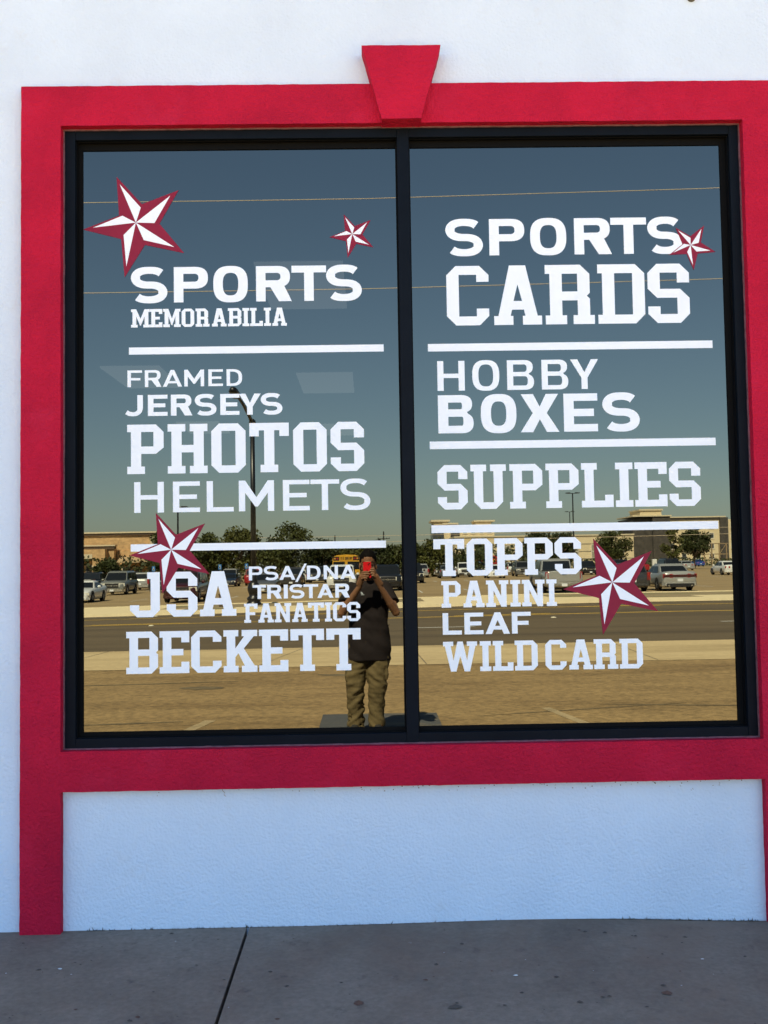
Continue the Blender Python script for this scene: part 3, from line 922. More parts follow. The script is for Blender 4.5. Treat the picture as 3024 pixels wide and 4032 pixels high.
# body: length, width, roof height; stations (x from nose as share of length, half width share, bottom, top)
KIND = {
    'sedan': dict(L=4.85, W=1.86, H=1.45, wr=0.33, wb=0.585, nose=0.175,
                  st=((0, .74, .30, .60), (.012, .88, .22, .66), (.05, .96, .19, .73), (.16, 1, .18, .84), (.275, 1, .18, .93), (.5, 1, .18, .95), (.79, 1, .18, 1.0),
                      (.93, .98, .19, 1.04), (.985, .94, .24, 1.02), (1, .86, .34, .90)),
                  cab=(.265, .83, .43, .685), belt=.93, cw=.93, rw=.73),
    'coupe': dict(L=4.65, W=1.86, H=1.36, wr=0.34, wb=0.56, nose=0.19,
                  st=((0, .74, .26, .56), (.012, .88, .20, .62), (.05, .96, .17, .70), (.18, 1, .17, .82), (.33, 1, .17, .90), (.55, 1, .17, .92), (.82, 1, .18, .98),
                      (.94, .98, .19, 1.0), (.985, .94, .24, .98), (1, .86, .34, .86)),
                  cab=(.34, .86, .49, .70), belt=.90, cw=.92, rw=.68),
    'suv': dict(L=4.85, W=1.94, H=1.80, wr=0.37, wb=0.58, nose=0.18,
                st=((0, .80, .34, .80), (.012, .92, .26, .90), (.04, .98, .23, .99), (.15, 1, .22, 1.06), (.26, 1, .22, 1.10), (.5, 1, .22, 1.12), (.8, 1, .22, 1.14),
                    (.955, .98, .23, 1.14), (.99, .95, .28, 1.10), (1, .90, .38, .95)),
                cab=(.235, .975, .375, .93), belt=1.08, cw=.94, rw=.78),
    'wagon': dict(L=4.5, W=1.86, H=1.55, wr=0.34, wb=0.585, nose=0.18,
                  st=((0, .78, .30, .68), (.012, .90, .22, .76), (.04, .97, .19, .84), (.15, 1, .18, .92), (.25, 1, .18, .97), (.5, 1, .18, 1.0), (.8, 1, .18, 1.02),
                      (.955, .98, .2, 1.02), (.99, .95, .26, 1.0), (1, .90, .36, .86)),
                  cab=(.22, .975, .39, .90), belt=.96, cw=.94, rw=.74),
    'pickup': dict(L=5.7, W=2.0, H=1.88, wr=0.40, wb=0.62, nose=0.16,
                   st=((0, .86, .42, .98), (.01, .95, .34, 1.06), (.03, .99, .30, 1.11), (.13, 1, .28, 1.16), (.21, 1, .28, 1.18), (.5, 1, .28, 1.18), (.605, 1, .28, 1.18),
                       (.612, 1, .30, 1.20), (.97, 1, .32, 1.20), (.995, .99, .36, 1.19), (1, .97, .46, 1.17)),
                   cab=(.205, .61, .315, .585), belt=1.15, cw=.93, rw=.80),
}
_cache = {}

def car_meshes(kind, sc):
    key = (kind, sc)
    if key in _cache:
        return _cache[key]
    k = KIND[kind]
    L, W, H = k['L'] * sc, k['W'] * sc, k['H'] * sc
    X = lambda s: L / 2 - s * L
    hw = W / 2
    M = {}
    mb = MB()
    rings = []
    for s, w, zb, zt in k['st']:
        w, zb, zt = w * hw, zb * sc, zt * sc
        d = zt - zb
        half = [(w * .80, zb), (w * .97, zb + .10 * d), (w, zb + .38 * d), (w * .995, zb + .62 * d), (w * .965, zb + .86 * d), (w * .90, zt - .02 * d), (w * .55, zt + .02), (0, zt + .03)]
        rings.append([(X(s), y, z) for y, z in half] + [(X(s), -y, z) for y, z in half[-2::-1]])
    mb.loft(rings)
    M['body'] = mb.mesh('body', True)
    # cabin
    c = k['cab']
    zb, z1, z2 = k['belt'] * sc, H - .10 * sc, H
    yb, y1, y2 = hw * k['cw'], hw * (k['rw'] + .03), hw * (k['rw'] - .10)
    xb0, xb1, xt0, xt1 = X(c[0]), X(c[1]), X(c[2]), X(c[3])
    lp = lambda x0, x1, y, z, bow: [(x0, -y * .93, z), (x0 + bow, 0, z), (x0, y * .93, z), (x1 + (x0 - x1) * .78, y, z), (x1 + (x0 - x1) * .22, y, z), (x1, y * .93, z), (x1 - bow * .7, 0, z), (x1, -y * .93, z),
                                    (x1 + (x0 - x1) * .22, -y, z), (x1 + (x0 - x1) * .78, -y, z)]
    r0, r1, r2 = lp(xb0, xb1, yb, zb - .02, .06), lp(xt0 + .04, xt1 - .04, y1, z1, .05), lp(xt0 - .18, xt1 + .14, y2, z2, .03)
    mb = MB()
    mb.loft([r0, r1, r2])
    M['cabin'] = mb.mesh('cabin', False)
    V = lambda p: Vector(p)
    def pane(a, b, c_, d, u0, u1, v0, v1, off=.006):
        """quad on the face a-b (bottom) c-d (top), pushed outwards"""
        a, b, c_, d = V(a), V(b), V(c_), V(d)
        P = lambda u, v: (a.lerp(b, u)).lerp(d.lerp(c_, u), v)
        n = (b - a).cross(d - a).normalized()
        mid = P(.5, .5)
        if n.dot(mid - Vector((0, 0, zb * .9))) < 0:
            n = -n
        q = [P(u0, v0), P(u1, v0), P(u1, v1), P(u0, v1)]
        m_ = MB()
        m_.add([p + n * off for p in q] + [p - n * .02 for p in q], [(0, 1, 2, 3), (0, 1, 5, 4), (1, 2, 6, 5), (2, 3, 7, 6), (3, 0, 4, 7)])
        return m_
    fw = MB()
    for i, (u0, u1) in enumerate(((.06, 1), (0, .94))):
        m_ = pane(r0[i], r0[i + 1], r1[i + 1], r1[i], u0, u1, .07, .95)
        fw.add(m_.v, m_.f)
    M['windshield'] = fw.mesh('windshield')
    rw = MB()
    for i, (u0, u1) in ((5, (.08, 1)), (6, (0, .92))):
        m_ = pane(r0[i], r0[i + 1], r1[i + 1], r1[i], u0, u1, .18, .93)
        rw.add(m_.v, m_.f)
    M['rear_window'] = rw.mesh('rear_window')
    for sgn, nm in ((1, 'l'), (-1, 'r')):
        if sgn > 0:
            A, B, C, D = r0[2], r0[5], r1[5], r1[2]
        else:
            A, B, C, D = r0[0], r0[7], r1[7], r1[0]
        A, B, C, D = [Vector((p[0], sgn * max(abs(p[1]), yy), p[2])) for p, yy in ((A, yb), (B, yb), (C, y1), (D, y1))]
        cuts = ((.10, .49), (.52, .90)) if kind in ('sedan', 'coupe', 'pickup') else ((.08, .40), (.43, .70), (.73, .93))
        M['side_' + nm] = [pane(A, B, C, D, u0, u1, .12, .92, .008).mesh('side_window') for u0, u1 in cuts]
    # underbody and wheel arches
    wr = k['wr'] * sc
    xf, xr = X(k['nose']), X(k['nose'] + k['wb'])
    mb = MB()
    for x in (xf, xr):
        for s in (-1, 1):
            m_ = MB().lathe([(0.001, s * (hw + .004)), (wr * 1.17, s * (hw + .004)), (wr * 1.17, s * (hw - .2)), (0.001, s * (hw - .2))], 22, (x, wr * 1.02), 'y')
            m_.v = [(p[0], p[1], max(p[2], k['st'][3][2] * sc - .02)) for p in m_.v]
            mb.add(m_.v, m_.f)
    mb.box(-L * .46, L * .46, -hw * .8, hw * .8, .20 * sc, .36 * sc)
    M['wheel_arches'] = mb.mesh('wheel_arches')
    t = MB().lathe([(wr * .60, -.11), (wr * .93, -.115), (wr, -.085), (wr, .085), (wr * .93, .115), (wr * .60, .11)], 24, (0, 0), 'y')
    M['tyre'] = t.mesh('wheel', True)
    r = MB()
    r.lathe([(wr * .62, -.10), (wr * .64, .108), (wr * .56, .098), (wr * .54, .06), (.001, .055)], 20, (0, 0), 'y')
    for q in range(5):
        a = 2 * math.pi * q / 5
        r.tube([(0, .085, 0), (wr * .57 * math.cos(a), .09, wr * .57 * math.sin(a))], [wr * .13, wr * .09], 6)
    M['rim'] = r.mesh('rim', False)
    M['wheels'] = [(x, s * (hw - .105), wr, s) for x in (xf, xr) for s in (-1, 1)]
    # ends
    fz, fz0 = k['st'][2][3] * sc, k['st'][2][2] * sc
    rz, rz0 = k['st'][-2][3] * sc, k['st'][-2][2] * sc
    xn, xe = L / 2, -L / 2
    tall = kind in ('suv', 'pickup')
    g0, g1 = fz0 + (.40 if tall else .34) * (fz - fz0), fz0 + (.86 if tall else .70) * (fz - fz0)
    M['grille'] = MB().box(xn - .08, xn + .012, -hw * (.52 if tall else .42), hw * (.52 if tall else .42), g0, g1).mesh('grille')
    M['grille_bar'] = MB().box(xn, xn + .022, -hw * (.50 if tall else .40), hw * (.50 if tall else .40), (g0 + g1) / 2 - .022, (g0 + g1) / 2 + .022).mesh('grille_bar')
    M['emblem'] = MB().lathe([(.001, 0), (.055, 0), (.055, .03), (.001, .03)], 12, (0, 0), 'y').mesh('emblem')
    M['emblem_at'] = (xn + .03, 0, (g0 + g1) / 2)
    h0, h1 = fz0 + .56 * (fz - fz0), fz0 + .86 * (fz - fz0)
    M['headlight'] = [MB().loft([[(xn - .16, s * hw * .96, h0), (xn - .03, s * hw * .56, h0), (xn - .03, s * hw * .56, h1), (xn - .16, s * hw * .96, h1)],
                                [(xn - .085, s * hw * .985, h0), (xn + .016, s * hw * .54, h0), (xn + .016, s * hw * .54, h1), (xn - .085, s * hw * .985, h1)]]).mesh('headlight') for s in (-1, 1)]
    M['front_bumper'] = MB().loft([[(xn - .20, s * hw * 1.0, z) if 1 else 0 for s, z in ((-1, fz0 + .02), (-1, fz0 + .30 * (fz - fz0)))] + [(xn - .20, hw, fz0 + .30 * (fz - fz0)), (xn - .20, hw, fz0 + .02)],
                                  [(xn + .03, -hw * .80, fz0 + .04), (xn + .03, -hw * .80, fz0 + .28 * (fz - fz0)), (xn + .03, hw * .80, fz0 + .28 * (fz - fz0)), (xn + .03, hw * .80, fz0 + .04)]]).mesh('front_bumper')
    pz = fz0 + .17 * (fz - fz0)
    M['front_plate'] = MB().box(xn + .03, xn + .045, -.15, .15, pz - .075, pz + .075).mesh('licence_plate')
    if kind == 'suv' or kind == 'wagon':
        tl = (.80, .985, rz0 + .48 * (rz - rz0), rz + .05)
    elif kind == 'pickup':
        tl = (.84, .985, rz0 + .52 * (rz - rz0), rz - .03)
    else:
        tl = (.42, .96, rz0 + .60 * (rz - rz0), rz0 + .86 * (rz - rz0))
    M['tail_light'] = [MB().loft([[(xe + .13, s * hw * tl[1], tl[2]), (xe + .05, s * hw * tl[0], tl[2]), (xe + .05, s * hw * tl[0], tl[3]), (xe + .13, s * hw * tl[1], tl[3])],
                                 [(xe + .03, s * hw * tl[1], tl[2]), (xe - .014, s * hw * tl[0], tl[2]), (xe - .014, s * hw * tl[0], tl[3]), (xe + .03, s * hw * tl[1], tl[3])]]).mesh('tail_light') for s in (-1, 1)]
    b1 = rz0 + (.30 if kind != 'pickup' else .24) * (rz - rz0)
    M['rear_bumper'] = MB().loft([[(xe + .2, -hw, rz0 + .03), (xe + .2, -hw, b1), (xe + .2, hw, b1), (xe + .2, hw, rz0 + .03)],
                                 [(xe - .04, -hw * .86, rz0 + .06), (xe - .04, -hw * .86, b1 - .02), (xe - .04, hw * .86, b1 - .02), (xe - .04, hw * .86, rz0 + .06)]]).mesh('rear_bumper')
    rp = rz0 + (.44 if kind != 'pickup' else .12) * (rz - rz0)
    off = .0 if kind != 'pickup' else .045
    M['rear_plate'] = MB().box(xe - .018 - off, xe - .004 - off, -.15, .15, rp - .075, rp + .075).mesh('licence_plate')
    M['mirror'] = [MB().ellipsoid((xb0 - .42 * sc, s * (hw + .10), zb + .08), (.06, .12, .09), 10, 6).mesh('mirror', True) for s in (-1, 1)]
    M['bed'] = None
    if kind == 'pickup':
        M['bed'] = MB().box(X(.985), X(.622), -hw * .84, hw * .84, 1.19 * sc, 1.243 * sc).mesh('bed_liner')
        M['tailgate'] = MB().box(xe - .012, xe + .03, -hw * .80, hw * .80, rz0 + .36 * (rz - rz0), rz - .015).mesh('tailgate')
        M['handle'] = MB().box(xe - .022, xe - .008, -.13, .13, rz - .20, rz - .12).mesh('handle')
    if kind == 'suv':
        M['rack'] = [MB().tube([(xt0 - .35, s * y2 * .93, z2), (xt0 - .45, s * y2 * .93, z2 + .06), (xt1 + .45, s * y2 * .93, z2 + .06), (xt1 + .35, s * y2 * .93, z2)], .018, 6).mesh('roof_rail') for s in (-1, 1)]
    _cache[key] = M
    return M

def car(kind, x, y, face, pt, label, sc=1.0, yaw=0.0, bumper=None, front_detail=True, cap=None):
    k = KIND[kind]
    M = car_meshes(kind, sc)
    L = k['L'] * sc
    cy = y - L / 2
    root = empty('parked_' + ('pickup' if kind == 'pickup' else ('suv' if kind == 'suv' else 'car')), (x, cy, gz(x, cy)), rad((90 if face == 'F' else -90) + yaw))
    tag(root, label, 'pickup' if kind == 'pickup' else ('suv' if kind == 'suv' else 'car'), 'vehicles in the car park across the road')
    put = lambda me, nm, mt, par=root: link(me, nm, mt, par, obj_mat=True)
    put(M['body'], 'body', pt)
    cb = put(M['cabin'], 'cabin', pt)
    put(M['windshield'], 'windshield', GLASS, cb)
    put(M['rear_window'], 'rear_window', GLASS, cb)
    for s in 'lr':
        for me in M['side_' + s]:
            put(me, 'side_window', GLASS, cb)
    put(M['wheel_arches'], 'underbody', TRIM)
    for wx, wy, wr, s in M['wheels']:
        w = put(M['tyre'], 'wheel', TYRE)
        w.location = (wx, wy, wr)
        if s < 0:
            w.rotation_euler = (0, 0, math.pi)
        put(M['rim'], 'rim', RIM, w)
    if face == 'F':
        g = put(M['grille'], 'grille', TRIM)
        put(M['grille_bar'], 'grille_bar', CHROME, g)
        e = put(M['emblem'], 'emblem', CHROME, g)
        e.location = M['emblem_at']
        e.rotation_euler = (0, 0, -math.pi / 2)
        for me in M['headlight']:
            put(me, 'headlight', LAMPW)
        put(M['front_bumper'], 'front_bumper', bumper or pt)
        put(M['front_plate'], 'licence_plate', PLATE)
    else:
        for me in M['tail_light']:
            put(me, 'tail_light', LAMPR)
        put(M['rear_bumper'], 'rear_bumper', bumper or pt)
        put(M['rear_plate'], 'licence_plate', PLATE)
    for me in M['mirror']:
        put(me, 'mirror', pt)
    if M['bed']:
        put(M['bed'], 'bed_liner', BED)
        if face == 'R':
            tg = put(M['tailgate'], 'tailgate', pt)
            put(M['handle'], 'handle', TRIM, tg)
    if kind == 'suv':
        for me in M['rack']:
            put(me, 'roof_rail', TRIM)
    return root

W1, W2 = paint('white', (0.78, 0.78, 0.76)), paint('pearl', (0.70, 0.70, 0.68))
SIL, GRY = paint('silver', (0.42, 0.42, 0.40), 0.35), paint('grey', (0.16, 0.16, 0.155), 0.3)
PEW, DGR = paint('pewter', (0.24, 0.245, 0.22), 0.3), paint('dark_grey', (0.05, 0.05, 0.052), 0.2)
BLK, MAR = paint('black', (0.010, 0.010, 0.011)), paint('maroon', (0.055, 0.008, 0.010), 0.2)
NAVY, REDP = paint('navy', (0.012, 0.022, 0.045), 0.2), paint('red', (0.32, 0.012, 0.015))
BLUE, SLATE = paint('blue', (0.02, 0.08, 0.33), 0.2), paint('slate', (0.10, 0.115, 0.13), 0.3)

car('coupe', -18.2, -58.2, 'F', W1, 'white two-door coupe parked next to the brick building side of the lot')
car('pickup', -26.4, -90.0, 'R', BLK, 'black pickup parked behind the white coupe')
car('suv', -20.5, -76.5, 'F', PEW, 'pewter grey suv with chrome bumper and white front plate', 1.06, bumper=CHROME)
car('suv', -21.9, -92.5, 'R', SIL, 'silver suv with its tail to the road behind the pewter suv', .95)
car('sedan', -17.6, -80.5, 'R', DGR, 'dark grey sedan beside the pewter suv')
car('suv', -10.7, -52.8, 'F', MAR, 'dark maroon suv facing the road beside the ornate lamp post')
car('sedan', -14.3, -97.5, 'F', NAVY, 'dark navy compact car facing the road between maroon and red suvs', .92)
car('suv', -16.2, -112, 'F', SIL, 'silver suv facing the road behind the navy compact')
car('suv', -11.9, -99.5, 'R', REDP, 'bright red suv with its tail to the road', .95)
car('sedan', -7.6, -67.5, 'F', GRY, 'grey sedan facing the road just beside the ornate lamp post')
car('pickup', -6.9, -84.5, 'R', DGR, 'dark grey pickup with its tail to the road behind the grey sedan', .95)
car('sedan', -7.9, -109, 'R', W1, 'white sedan with its tail to the road beside the dark grey pickup')
car('suv', -5.6, -104, 'F', DGR, 'dark grey suv facing the road beside the white sedan')
car('pickup', -1.9, -63.8, 'F', W2, 'white pickup with chrome bumper parked in front of the school bus', 1.0, bumper=CHROME)
car('pickup', 1.25, -63.8, 'F', BLK, 'black pickup with white front plate next to the white pickup', .95)
car('suv', 3.9, -86, 'F', BLK, 'black suv facing the road behind the black pickup')
car('suv', 6.2, -116.4, 'R', SIL, 'silver suv with its tail to the road next to a white suv', .93)
car('suv', 8.9, -121.4, 'R', W1, 'white suv with its tail to the road next to a silver suv', .95)
car('sedan', 12.5, -176, 'R', REDP, 'red sedan far back near the low red trailer')
car('sedan', 8.75, -108.5, 'R', SLATE, 'slate blue sedan with its tail to the road')
car('pickup', 11.2, -113.4, 'F', W1, 'white pickup facing the road in front of the red trailer', .93, bumper=TRIM)
car('sedan', 13.4, -102, 'F', W1, 'white sedan facing the road beside a white pickup')
car('suv', 16.4, -137, 'F', DGR, 'dark grey suv facing the road behind the white sedan')
car('suv', 19.3, -131.1, 'R', W1, 'white suv with its tail to the road in front of a leafy tree', .92)
car('sedan', 26.6, -185, 'R', REDP, 'red sedan parked far back beside the trees')
car('suv', 17.8, -111.6, 'F', GRY, 'mid grey suv facing the road beside the big silver pickup', .98)
car('pickup', 10.35, -49.2, 'R', SIL, 'big silver pickup with its tail to the road close to the kerb', 1.0, bumper=CHROME)
car('suv', 26.2, -115.2, 'F', BLK, 'black boxy off-road suv facing the road under the tree', .93)
car('pickup', 30.4, -116, 'F', BLK, 'black pickup facing the road beside the black boxy suv', .95)
car('wagon', 14.35, -50.4, 'R', DGR, 'dark grey hatchback with its tail to the road beside the silver sedan', 1.02)
_c = car('sedan', 16.85, -50.2, 'R', SIL, 'silver sedan with wide red tail lights close to the kerb', 1.03)
_L, _hw = KIND['sedan']['L'] * 1.03, KIND['sedan']['W'] * 1.03 / 2
MB().box(-_L / 2 - .022, -_L / 2 + .05, -_hw * .93, _hw * .93, .76, .90).build('tail_band', pm('dark_tail_band', (0.06, 0.006, 0.008), 0.2, coat=0.8), _c, bevel=.02)
MB().box(-_L / 2 - .05, -_L / 2 + .05, -_hw * .78, _hw * .78, .24, .42).build('diffuser', TRIM, _c)
for _s in (-1, 1):
    MB().tube([(-_L / 2 - .07, _s * .62, .30), (-_L / 2 + .1, _s * .62, .30)], .045, 10).build('exhaust', CHROME, _c)
car('suv', 34.1, -109.0, 'R', BLK, 'black suv with roof rails behind the silver sedan', 1.0)
car('sedan', 47.6, -146, 'R', SIL, 'silver sedan far back beside the hotel trees')
car('sedan', 71, -212, 'R', BLUE, 'bright blue car at the far end of the lot')
car('sedan', 37.3, -98.8, 'R', W2, 'pearl white sedan standing alone in the open lot')
car('sedan', 38.6, -138, 'R', REDP, 'red sedan behind the black suv with roof rails')

def school_bus():
    x, y = -2.0, -83.5
    YEL = paint('school_bus_yellow', (0.62, 0.33, 0.02))
    root = tag(empty('school_bus', (x, y - 5, gz(x, y - 5)), rad(90)), 'yellow school bus standing behind the white pickup', 'bus')
    W, H, L = 1.20, 2.72, 10.0
    rings = []
    for xx, s in ((-L / 2, .97), (-L / 2 + .1, 1), (L / 2 - .25, 1), (L / 2, .985)):
        rings.append([(xx, a * W * s, z) for a, z in ((-.95, .45), (-1, .6), (-1, 2.35), (-.93, 2.55), (-.7, 2.68), (0, 2.74), (.7, 2.68), (.93, 2.55), (1, 2.35), (1, .6), (.95, .45))])
    MB().loft(rings).build('body', YEL, root, False)
    n = MB()
    n.loft([[(L / 2 - .02, a * W, z) for a, z in ((-.82, .5), (-.82, 1.3), (.82, 1.3), (.82, .5))], [(L / 2 + 1.3, a * W, z) for a, z in ((-.72, .55), (-.72, 1.05), (.72, 1.05), (.72, .55))]])
    hd = n.build('hood', YEL, root)
    MB().box(L / 2 + 1.29, L / 2 + 1.33, -.5, .5, .62, 1.0).build('grille', TRIM, hd)
    for s in (-1, 1):
        MB().box(L / 2 + 1.28, L / 2 + 1.34, s * .68 - .1, s * .68 + .1, .68, .88).build('headlight', LAMPW, hd)
        MB().box(L / 2 - .01, L / 2 + .015, s * .62 - .5, s * .62 + .5, 1.45, 2.12).build('windshield', GLASS, root)
        lb = MB().box(L / 2 - .03, L / 2 + .012, s * .86 - .26, s * .86 + .26, 2.22, 2.56).build('lamp_panel', BLK, root)
        for d, m in ((-.11, LAMPR), (.11, LAMPA)):
            m_ = MB().lathe([(.001, 0), (.085, 0), (.08, .03), (.001, .035)], 12, (0, 0), 'y').build('warning_lamp', m, lb)
            m_.location = (L / 2 + .012, s * .86 + s * d, 2.39)
            m_.rotation_euler = (0, 0, -math.pi / 2)
        for i in range(9):
            MB().box(L / 2 - 1.7 - i * .95, L / 2 - .95 - i * .95, s * (W + .003) - .01, s * (W + .003) + .01, 1.5, 2.1).build('side_window', GLASS, root)
        for wx in (L / 2 + .4, -L / 2 + 2.4):
            w = MB().lathe([(.28, -.13), (.48, -.14), (.5, -.1), (.5, .1), (.48, .14), (.28, .13)], 20, (0, 0), 'y').build('wheel', TYRE, root)
            w.location = (wx, s * (W - .18), .5)
            MB().lathe([(.29, -.12), (.29, .12), (.1, .15), (.001, .15)], 14, (0, 0), 'y').build('rim', RIM, w)
    sg = MB().box(L / 2 - .03, L / 2 + .03, -.56, .56, 2.2, 2.6).build('sign_board', YEL, root)
    pos = -.50
    h = .26
    for ch in 'SCHOOL BUS':
        if ch != ' ':
            m_ = MB()
            m_.plate([[(-p[0], p[1]) for p in lp][::-1] for lp in slab(ch, .088, h)], 0, .01)
            # board faces +x here: map (x,y,z) letters onto that face
            m_.v = [(L / 2 + .031 + v[1], -v[0] + pos, v[2] + 2.27) for v in m_.v]
            m_.build('letter', BLK, sg)
        pos += .104 if ch != ' ' else .06
school_bus()

def trailer():
    x, y = 20.6, -178
    t = tag(empty('box_trailer', (x, y, gz(x, y))), 'long low red box trailer parked in front of the hotel', 'trailer')
    RT = pm('red_trailer_panel', (0.42, 0.018, 0.015), 0.5, var=0.1, vscale=1.5)
    MB().box(-3.3, 3.3, -1.2, 1.2, .75, 2.85).build('body', RT, t, bevel=.03)
    MB().box(-3.34, 3.34, -1.23, 1.23, .62, .74).build('chassis', TRIM, t)
    for i, (a, b, c, d) in enumerate(((-2.9, -2.2, 1.0, 1.7), (-1.9, -1.2, 1.3, 2.3), (.1, .7, 1.2, 1.9), (1.2, 2.0, 1.6, 2.2))):
        MB().add([(a, 1.206, c), (b, 1.206, c + .3), (b - .2, 1.206, d), (a + .3, 1.206, d - .3)], [(0, 1, 2, 3)]).build('painted_flash', YELLOW if i % 2 else WPAINT, t)
    for s in (-1, 1):
        for xx in (-.6, .4):
            w = MB().lathe([(.2, -.1), (.38, -.11), (.4, -.08), (.4, .08), (.38, .11), (.2, .1)], 18, (0, 0), 'y').build('wheel', TYRE, t)
            w.location = (xx, s * 1.12, .4)
            MB().lathe([(.21, -.1), (.21, .1), (.001, .12)], 12, (0, 0), 'y').build('rim', RIM, w)
    MB().tube([(3.3, 0, .66), (4.4, 0, .55), (4.5, 0, .3)], .06, 8).build('drawbar', TRIM, t)
trailer()

# ------------------------------------------------------------------ buildings across the road
BRICK = pm('tan_brick', (0.58, 0.37, 0.18), 0.9, var=0.22, vscale=2.0, col2=(0.42, 0.26, 0.125), c2scale=2.2, aniso=(0.6, 1, 3.0))
LIME = pm('limestone_trim', (0.62, 0.53, 0.37), 0.85)
FASCIA = pm('brown_fascia', (0.10, 0.065, 0.04), 0.8)
CREAM = pm('cream_render', (0.70, 0.57, 0.36), 0.9, var=0.05, vscale=0.4)
STONE = pm('dark_ledge_stone', (0.07, 0.06, 0.05), 0.9, var=0.4, vscale=0.9)
WINF = pm('pale_window_frame', (0.70, 0.66, 0.56), 0.7)
WING = pm('far_window_glass', (0.05, 0.055, 0.06), 0.15)
AWN = pm('tan_awning', (0.46, 0.33, 0.19), 0.8)
MULB = pm('mullion_grey', (0.3, 0.27, 0.22), 0.8)

def brick_building():
    x, y = -39.3, -135.3
    z = gz(x, y)
    b = tag(empty('brick_building', (x, y, z)), 'single-storey tan brick building with stone cap and deep shaded porches', 'building')
    # local: x along the front, +y towards the road
    MB().box(-14, 4.3, -16, 0, 0, 5.0).build('wall', BRICK, b)
    MB().box(-14, 9.7, -17, -1.6, 0, 6.9).build('upper_wall', BRICK, b)
    MB().box(-14.2, 10.1, -17.2, -1.2, 7.22, 7.42).build('stone_cap', LIME, b)
    MB().box(-14.15, 9.95, -17.1, -1.35, 6.9, 7.2).build('fascia', FASCIA, b)
    MB().box(-14, 4.5, -1.0, .35, 5.42, 5.60).build('stone_cap', LIME, b)
    MB().box(-14, 4.4, -.9, .22, 5.02, 5.40).build('fascia', FASCIA, b)
    for px in (-2.8, 2.6):
        c = MB().box(px - .85, px + .85, .05, 1.5, 0, 5.0).build('column', BRICK, b)
        MB().box(px - .92, px + .92, .03, 1.57, 2.6, 2.8).build('band', LIME, c)
    MB().box(-1.95, 1.75, .02, 1.45, 3.75, 5.0).build('lintel_wall', BRICK, b)
    MB().box(-1.93, 1.73, 1.46, 1.52, 3.75, 4.35).build('lintel', LIME, b)
    for px in (-.9, .9):
        w = MB().box(px - .45, px + .45, -.02, .06, .1, 2.9).build('window', WINF, b)
        MB().box(px - .38, px + .38, .06, .09, .18, 2.82).build('pane', WING, w)
    MB().box(9.05, 10.0, -1.9, -1.0, 5.5, 6.7).build('corner_block', LIME, b)
    MB().box(4.4, 10.4, -1.58, -1.2, .0, 4.7).build('porch_wall', BRICK, b)
    a = MB()
    a.add([(4.9, -1.2, 4.0), (10.6, -1.2, 4.0), (10.6, 1.0, 3.25), (4.9, 1.0, 3.25), (4.9, -1.2, 3.85), (10.6, -1.2, 3.85), (10.6, 1.0, 3.1), (4.9, 1.0, 3.1)],
          [(0, 1, 2, 3), (7, 6, 5, 4), (0, 1, 5, 4), (1, 2, 6, 5), (2, 3, 7, 6), (3, 0, 4, 7)])
    a.build('awning', AWN, b)
    for px in (5.6, 7.4, 9.2):
        w = MB().box(px - .5, px + .5, -1.2, -1.13, .1, 2.6).build('window', WINF, b)
        MB().box(px - .42, px + .42, -1.13, -1.1, .2, 2.5).build('pane', WING, w)
    MB().tube([(8.3, .95, 3.2), (8.3, .95, 0)], .09, 8).build('porch_post', TRIM, b)
brick_building()

def window_on(parent, x, y, z, w, h):
    f = MB().box(x - w / 2, x + w / 2, y - .02, y + .06, z, z + h).build('window', WINF, parent)
    MB().box(x - w * .38, x + w * .38, y + .06, y + .09, z + .12 * h, z + .92 * h).build('pane', WING, f)
    MB().box(x - w * .55, x + w * .55, y - .01, y + .13, z - .16, z - .02).build('sill', LIME, f)

